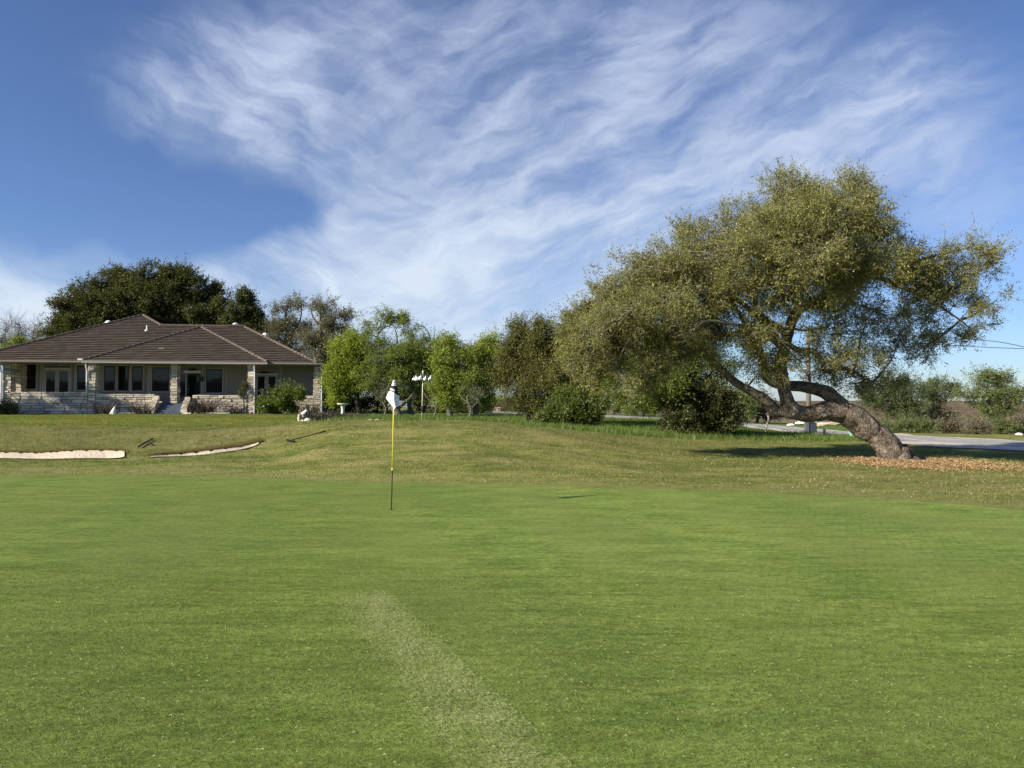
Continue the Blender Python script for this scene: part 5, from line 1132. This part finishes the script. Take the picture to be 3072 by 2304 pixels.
# pale rocks across the road
for i, (px, py, sx, sz, mt, lb) in enumerate(((2400, 1268, .45, .16, 'rockwhite', 'white boulder across the road left of the utility pole'), (2447, 1264, .40, .17, 'rockwhite', 'small white boulder right of the utility pole across the road'), (2470, 1268, .7, .14, 'rocktan', 'flat tan slab in the middle of the rocks across the road'),
        (2495, 1270, .8, .17, 'rocktan', 'long tan slab at the right of the rocks across the road'), (2450, 1275, .6, .10, 'rocktan', 'low tan slab nearest the road'), (2375, 1272, .35, .10, 'concrete', 'small grey boulder at the left end of the rocks across the road'))):
    p_ = on(px, py + 6, 52, 64); rock('roadside_rock', lb, p_ - (0, 0, .06), (sx, .4, sz * 1.3), M[mt], 'rocks across the road', 40 + i)
rock('roadside_rock', 'single pale rock in the verge at the far right', on(3056, 1306, 36, 44) - (0, 0, .03), (.22, .16, .10), M['rockwhite'], 'rocks across the road', 60)
# low wall far away in the gap
for i, (x0, x1, lb) in enumerate(((1466, 1477, 'left pink stone piece of the far low wall'), (1479, 1502, 'right longer pink stone piece of the far low wall'))):
    a_, c_ = GP(x0, 78), GP(x1, 78); mb = MB(); stones(mb, 0, c_[0] - a_[0], 0, .42 + .05 * i, lambda x, y, d: (x, -d, y), .05, .12, .2); mb.box(0, c_[0] - a_[0], .005, .3, -.1, .42)
    o = mb.build('stone_wall', simple('pink_stone', (.42, .30, .24), .9, .2, 4, .3, tintvar=.3)); o.location = a_; tag(o, lb, 'wall', 'far low wall')
o = MB().box(-.26, .26, -.25, .25, -.1, .42).box(-.28, .28, -.27, .27, .421, .47).build('dark_bin', M['darkbox'], None, bevel=.02); o.location = GP(1440, 72); tag(o, 'dark bin in the gap left of the far low wall', 'bin')
# ------------------------------------------------------------------ leaf litter under the leaning tree
lc = GP(2715, 19.2); 
def litter_sheet():
    V = [(lc[0], lc[1], gz1(lc[0], lc[1]) + .03)]; n = 64; m = 7
    for r in range(1, m + 1):
        for k in range(n):
            a = 2 * math.pi * k / n; R = (1 + .18 * math.sin(3 * a + 1) + .08 * math.sin(9 * a)) * r / m
            x, y = lc[0] + .2 + 1.5 * R * math.cos(a), lc[1] - .2 + 1.35 * R * math.sin(a); V.append((x, y, gz1(x, y) + .03 - .022 * (r / m)))
    Fq = [(1 + (r - 1) * n + k, 1 + r * n + k, 1 + r * n + (k + 1) % n, 1 + (r - 1) * n + (k + 1) % n) for r in range(1, m) for k in range(n)]
    Ft = [(0, 1 + k, 1 + (k + 1) % n) for k in range(n)]
    return tag(mesh_np('leaf_litter_bed', np.array(V), [np.array(Ft), np.array(Fq)], simple('litter_soil', (.25, .175, .10), .95, .35, 12, .7), smooth=True), kind='structure')
litter_sheet()
n = 26000; a = rng.uniform(0, 2 * np.pi, n); r = np.abs(rng.normal(0, .62, n)); x = lc[0] + .2 + 1.45 * r * np.cos(a) + np.where(np.cos(a) > 0, .5 * r, 0); y = lc[1] - .25 + 1.5 * r * np.sin(a)
c = np.stack([x, y, gz(x, y) + rng.uniform(.02, .06, n)], 1); d = rng.normal(0, 1, (n, 3)); d[:, 2] *= .35
V, Fq = leaves_np(c, unit(d), rng.uniform(.03, .075, n), rng.uniform(.015, .03, n)); tag(mesh_np('fallen_leaves', V, [Fq], M['litter'], tint=rng.random(n)), kind='stuff')
n = 3200; px_, x, y = scatter(n, 900, 3100, 12.3, 21); k = y > yedge(px_) + .3; x, y = x[k], y[k]; n = len(x)
c = np.stack([x, y, gz(x, y) + rng.uniform(.02, .05, n)], 1); d = rng.normal(0, 1, (n, 3)); d[:, 2] *= .3
V, Fq = leaves_np(c, unit(d), rng.uniform(.02, .05, n), rng.uniform(.008, .018, n)); tag(mesh_np('scattered_leaves', V, [Fq], M['litter'], tint=np.clip(rng.normal(.8, .3, n), 0, 1)), kind='stuff')
# scrub on the far hillside (uncountable)
n = 3600; Y = rng.uniform(78, 250, n); px_ = rng.uniform(2150, 3250, n); x = (px_ - CX) / F * Y; z = gz(x, Y); hh = rng.uniform(.12, .4, n)
li = np.repeat(np.arange(n), 46); m = len(li); u = unit(rng.normal(size=(m, 3))); u[:, 2] = np.abs(u[:, 2])
c = np.stack([x[li], Y[li], z[li]], 1) + u * (hh[li] * rng.uniform(.5, 1., m))[:, None] * np.array([1.3, 1.3, 1.])
V, Fq = leaves_np(c, unit(rng.normal(size=(m, 3))), hh[li] * .5, hh[li] * .25); tag(mesh_np('hillside_scrub', V, [Fq], M['leaf_scrub'], tint=np.clip(np.repeat(rng.random(n), 46) * .8 + rng.normal(0, .1, m), 0, 1)), kind='stuff')

# ------------------------------------------------------------------ light and sky
SEL, SROT = math.radians(27.5), math.radians(242)
sd = Vector((math.sin(SROT) * math.cos(SEL), math.cos(SROT) * math.cos(SEL), math.sin(SEL)))
sl = bpy.data.lights.new('sun', 'SUN'); sl.energy = 4.7; sl.angle = math.radians(.55); sl.color = (1., .92, .76)
so = bpy.data.objects.new('sun', sl); COL.objects.link(so); so.rotation_euler = sd.to_track_quat('Z', 'Y').to_euler(); so.location = (-20, -10, 30)
w = bpy.data.worlds.new('World'); sc.world = w; w.use_nodes = True; nt = w.node_tree; g = G(nt); bg = nt.nodes['Background']
sky = g.n('ShaderNodeTexSky', sky_type='NISHITA'); sky.sun_disc = False; sky.sun_elevation = SEL; sky.sun_rotation = SROT; sky.air_density = 1.0; sky.dust_density = .35; sky.ozone_density = 2.4
dirv = g.n('ShaderNodeTexCoord').outputs['Generated']; sx = g.n('ShaderNodeSeparateXYZ'); g.put(sx.inputs[0], dirv); X, Yw, Z = sx.outputs
yv = g.m('MAXIMUM', Yw, .08); A_ = g.m('MULTIPLY_ADD', g.m('DIVIDE', X, yv), 2.13, 1.536); B_ = g.m('MULTIPLY_ADD', g.m('DIVIDE', Z, yv), -2.13, 1.212)
AB = g.vec(A_, B_)
# warp the coordinates, then measure coverage and radial cirrus fibres
w1 = g.noise(AB, 2.2, 4, .55, 0, 1); w2 = g.noise(AB, 7., 4, .6, 0, 1)
def warp(sock, amt):
    s = g.n('ShaderNodeSeparateXYZ'); g.put(s.inputs[0], sock); return [g.m('MULTIPLY_ADD', s.outputs[i], amt, -amt * .5) for i in (0, 1)]
wa, wb = warp(w1, .26); va, vb = warp(w2, .045)
Aw = g.m('ADD', g.m('ADD', A_, wa), va); Bw = g.m('ADD', g.m('ADD', B_, wb), vb)
def blob(cx, cy, sx_, sy_, rot, amp):
    c, s = math.cos(rot), math.sin(rot); dx = g.m('SUBTRACT', Aw, cx); dy = g.m('SUBTRACT', Bw, cy)
    p = g.m('DIVIDE', g.m('ADD', g.m('MULTIPLY', dx, c), g.m('MULTIPLY', dy, s)), sx_); q = g.m('DIVIDE', g.m('ADD', g.m('MULTIPLY', dx, -s), g.m('MULTIPLY', dy, c)), sy_)
    e = g.m('ADD', g.m('MULTIPLY', p, p), g.m('MULTIPLY', q, q)); return g.m('MULTIPLY', g.m('EXPONENT', g.m('MULTIPLY', e, -1.)), amp)
BL = [(1.30, .28, .40, .26, -.2, .24), (.95, .18, .55, .26, .0, .50), (.62, .24, .26, .16, -.25, .26), (.95, .50, .42, .10, .38, .30), (1.42, .55, .48, .34, -.5, .58), (1.70, .25, .55, .30, -.5, .34), (1.22, .90, .66, .20, -.05, .62), (1.62, .78, .40, .22, -.5, .40),
      (2.25, .50, .62, .22, -.45, .44), (2.55, .20, .50, .20, -.45, .34), (2.05, .08, .5, .16, -.2, .26), (.02, .93, .24, .13, .45, .85), (.75, .78, .28, .07, -.25, .26), (2.9, .62, .4, .25, -.2, .26), (2.75, .38, .5, .22, -.35, .24), (.40, .60, .10, .03, .2, .12), (.28, .80, .26, .05, .1, .16),
      (.86, .655, .20, .07, -.25, -.34), (.40, .50, .40, .16, .3, -.16), (.62, .62, .30, .10, .3, -.14), (.45, .33, .22, .20, .2, .10), (2.98, .10, .3, .2, 0, -.12), (2.05, .33, .38, .035, -.55, -.22), (2.55, .12, .3, .05, -.6, -.22)]
cov = None
for bl in BL: cov = blob(*bl) if cov is None else g.m('ADD', cov, blob(*bl))
def streak(slope, fa, fc, sc_, off, det=6, rough=.56, dist=.25):
    c, d = math.cos(slope), math.sin(slope)      # slope > 0 climbs to the right
    al = g.m('ADD', g.m('MULTIPLY', Aw, c * fa), g.m('MULTIPLY', Bw, -d * fa)); cr = g.m('ADD', g.m('MULTIPLY', Aw, d * fc), g.m('MULTIPLY', Bw, c * fc))
    return g.noise(g.vec(al, cr, off), sc_, det, rough, dist)
rw = g.ss(Aw, .75, 1.55); lw = g.m('SUBTRACT', 1., rw)
tr = g.m('ADD', g.m('MULTIPLY', streak(math.radians(27), 1.1, 3.4, 1.7, 2.), .65), g.m('MULTIPLY', streak(math.radians(20), 2.2, 8.5, 2., 5.), .35))
tl = g.m('ADD', g.m('MULTIPLY', streak(math.radians(-33), 1.2, 3.2, 1.9, 1.), .60), g.m('MULTIPLY', streak(math.radians(-24), 2.4, 7.5, 2.2, 4.), .40))
f0_ = g.noise(AB, 1.8, 4, .5, .2)
tex = g.m('ADD', g.m('MULTIPLY', f0_, .25), g.m('MULTIPLY', g.m('ADD', g.m('MULTIPLY', tr, rw), g.m('MULTIPLY', tl, lw)), .75))
tx = g.ss(tex, .36, .66)
low = g.ss(B_, .45, 1.0)
dfront = g.m('MULTIPLY', g.ss(cov, .02, .66), g.m('ADD', g.m('MULTIPLY_ADD', tx, .84, .15), g.m('MULTIPLY', low, .18)), clamp=True)
# generic cirrus for the rest of the sky
zz = g.m('MAXIMUM', Z, .06); pl = g.vec(g.m('DIVIDE', X, zz), g.m('DIVIDE', Yw, zz)); dgen = g.m('MULTIPLY', g.ss(g.noise(g.map(pl, (.5, 1.1, 1), (0, 0, .5)), 1.1, 7, .62, .6), .5, .75), .6)
wf = g.ss(Yw, .12, .40); dens = g.m('ADD', g.m('MULTIPLY', dfront, wf), g.m('MULTIPLY', dgen, g.m('SUBTRACT', 1., wf)))
dens = g.m('MULTIPLY', dens, g.ss(Z, -.01, .05))
hsv = g.mix(1., sky.outputs[0], g.mix(g.ss(Z, 0., .42), (.74, .88, 1.22), (.74, .84, 1.12)), 'MULTIPLY')
cloudc = g.mix(g.ss(B_, 0., 1.0), (5.2, 6.0, 7.9), (6.6, 7.5, 8.6))
g.put(bg.inputs[0], g.mix(g.m('MULTIPLY', dens, .94), hsv, cloudc)); bg.inputs[1].default_value = .06
sc.view_settings.view_transform = 'Standard'; sc.view_settings.look = 'None'; sc.view_settings.gamma = 1; sc.view_settings.exposure = .9
sc.render.engine = 'CYCLES'; sc.cycles.max_bounces = 8; sc.cycles.transmission_bounces = 6; sc.cycles.transparent_max_bounces = 8; sc.cycles.use_denoising = True
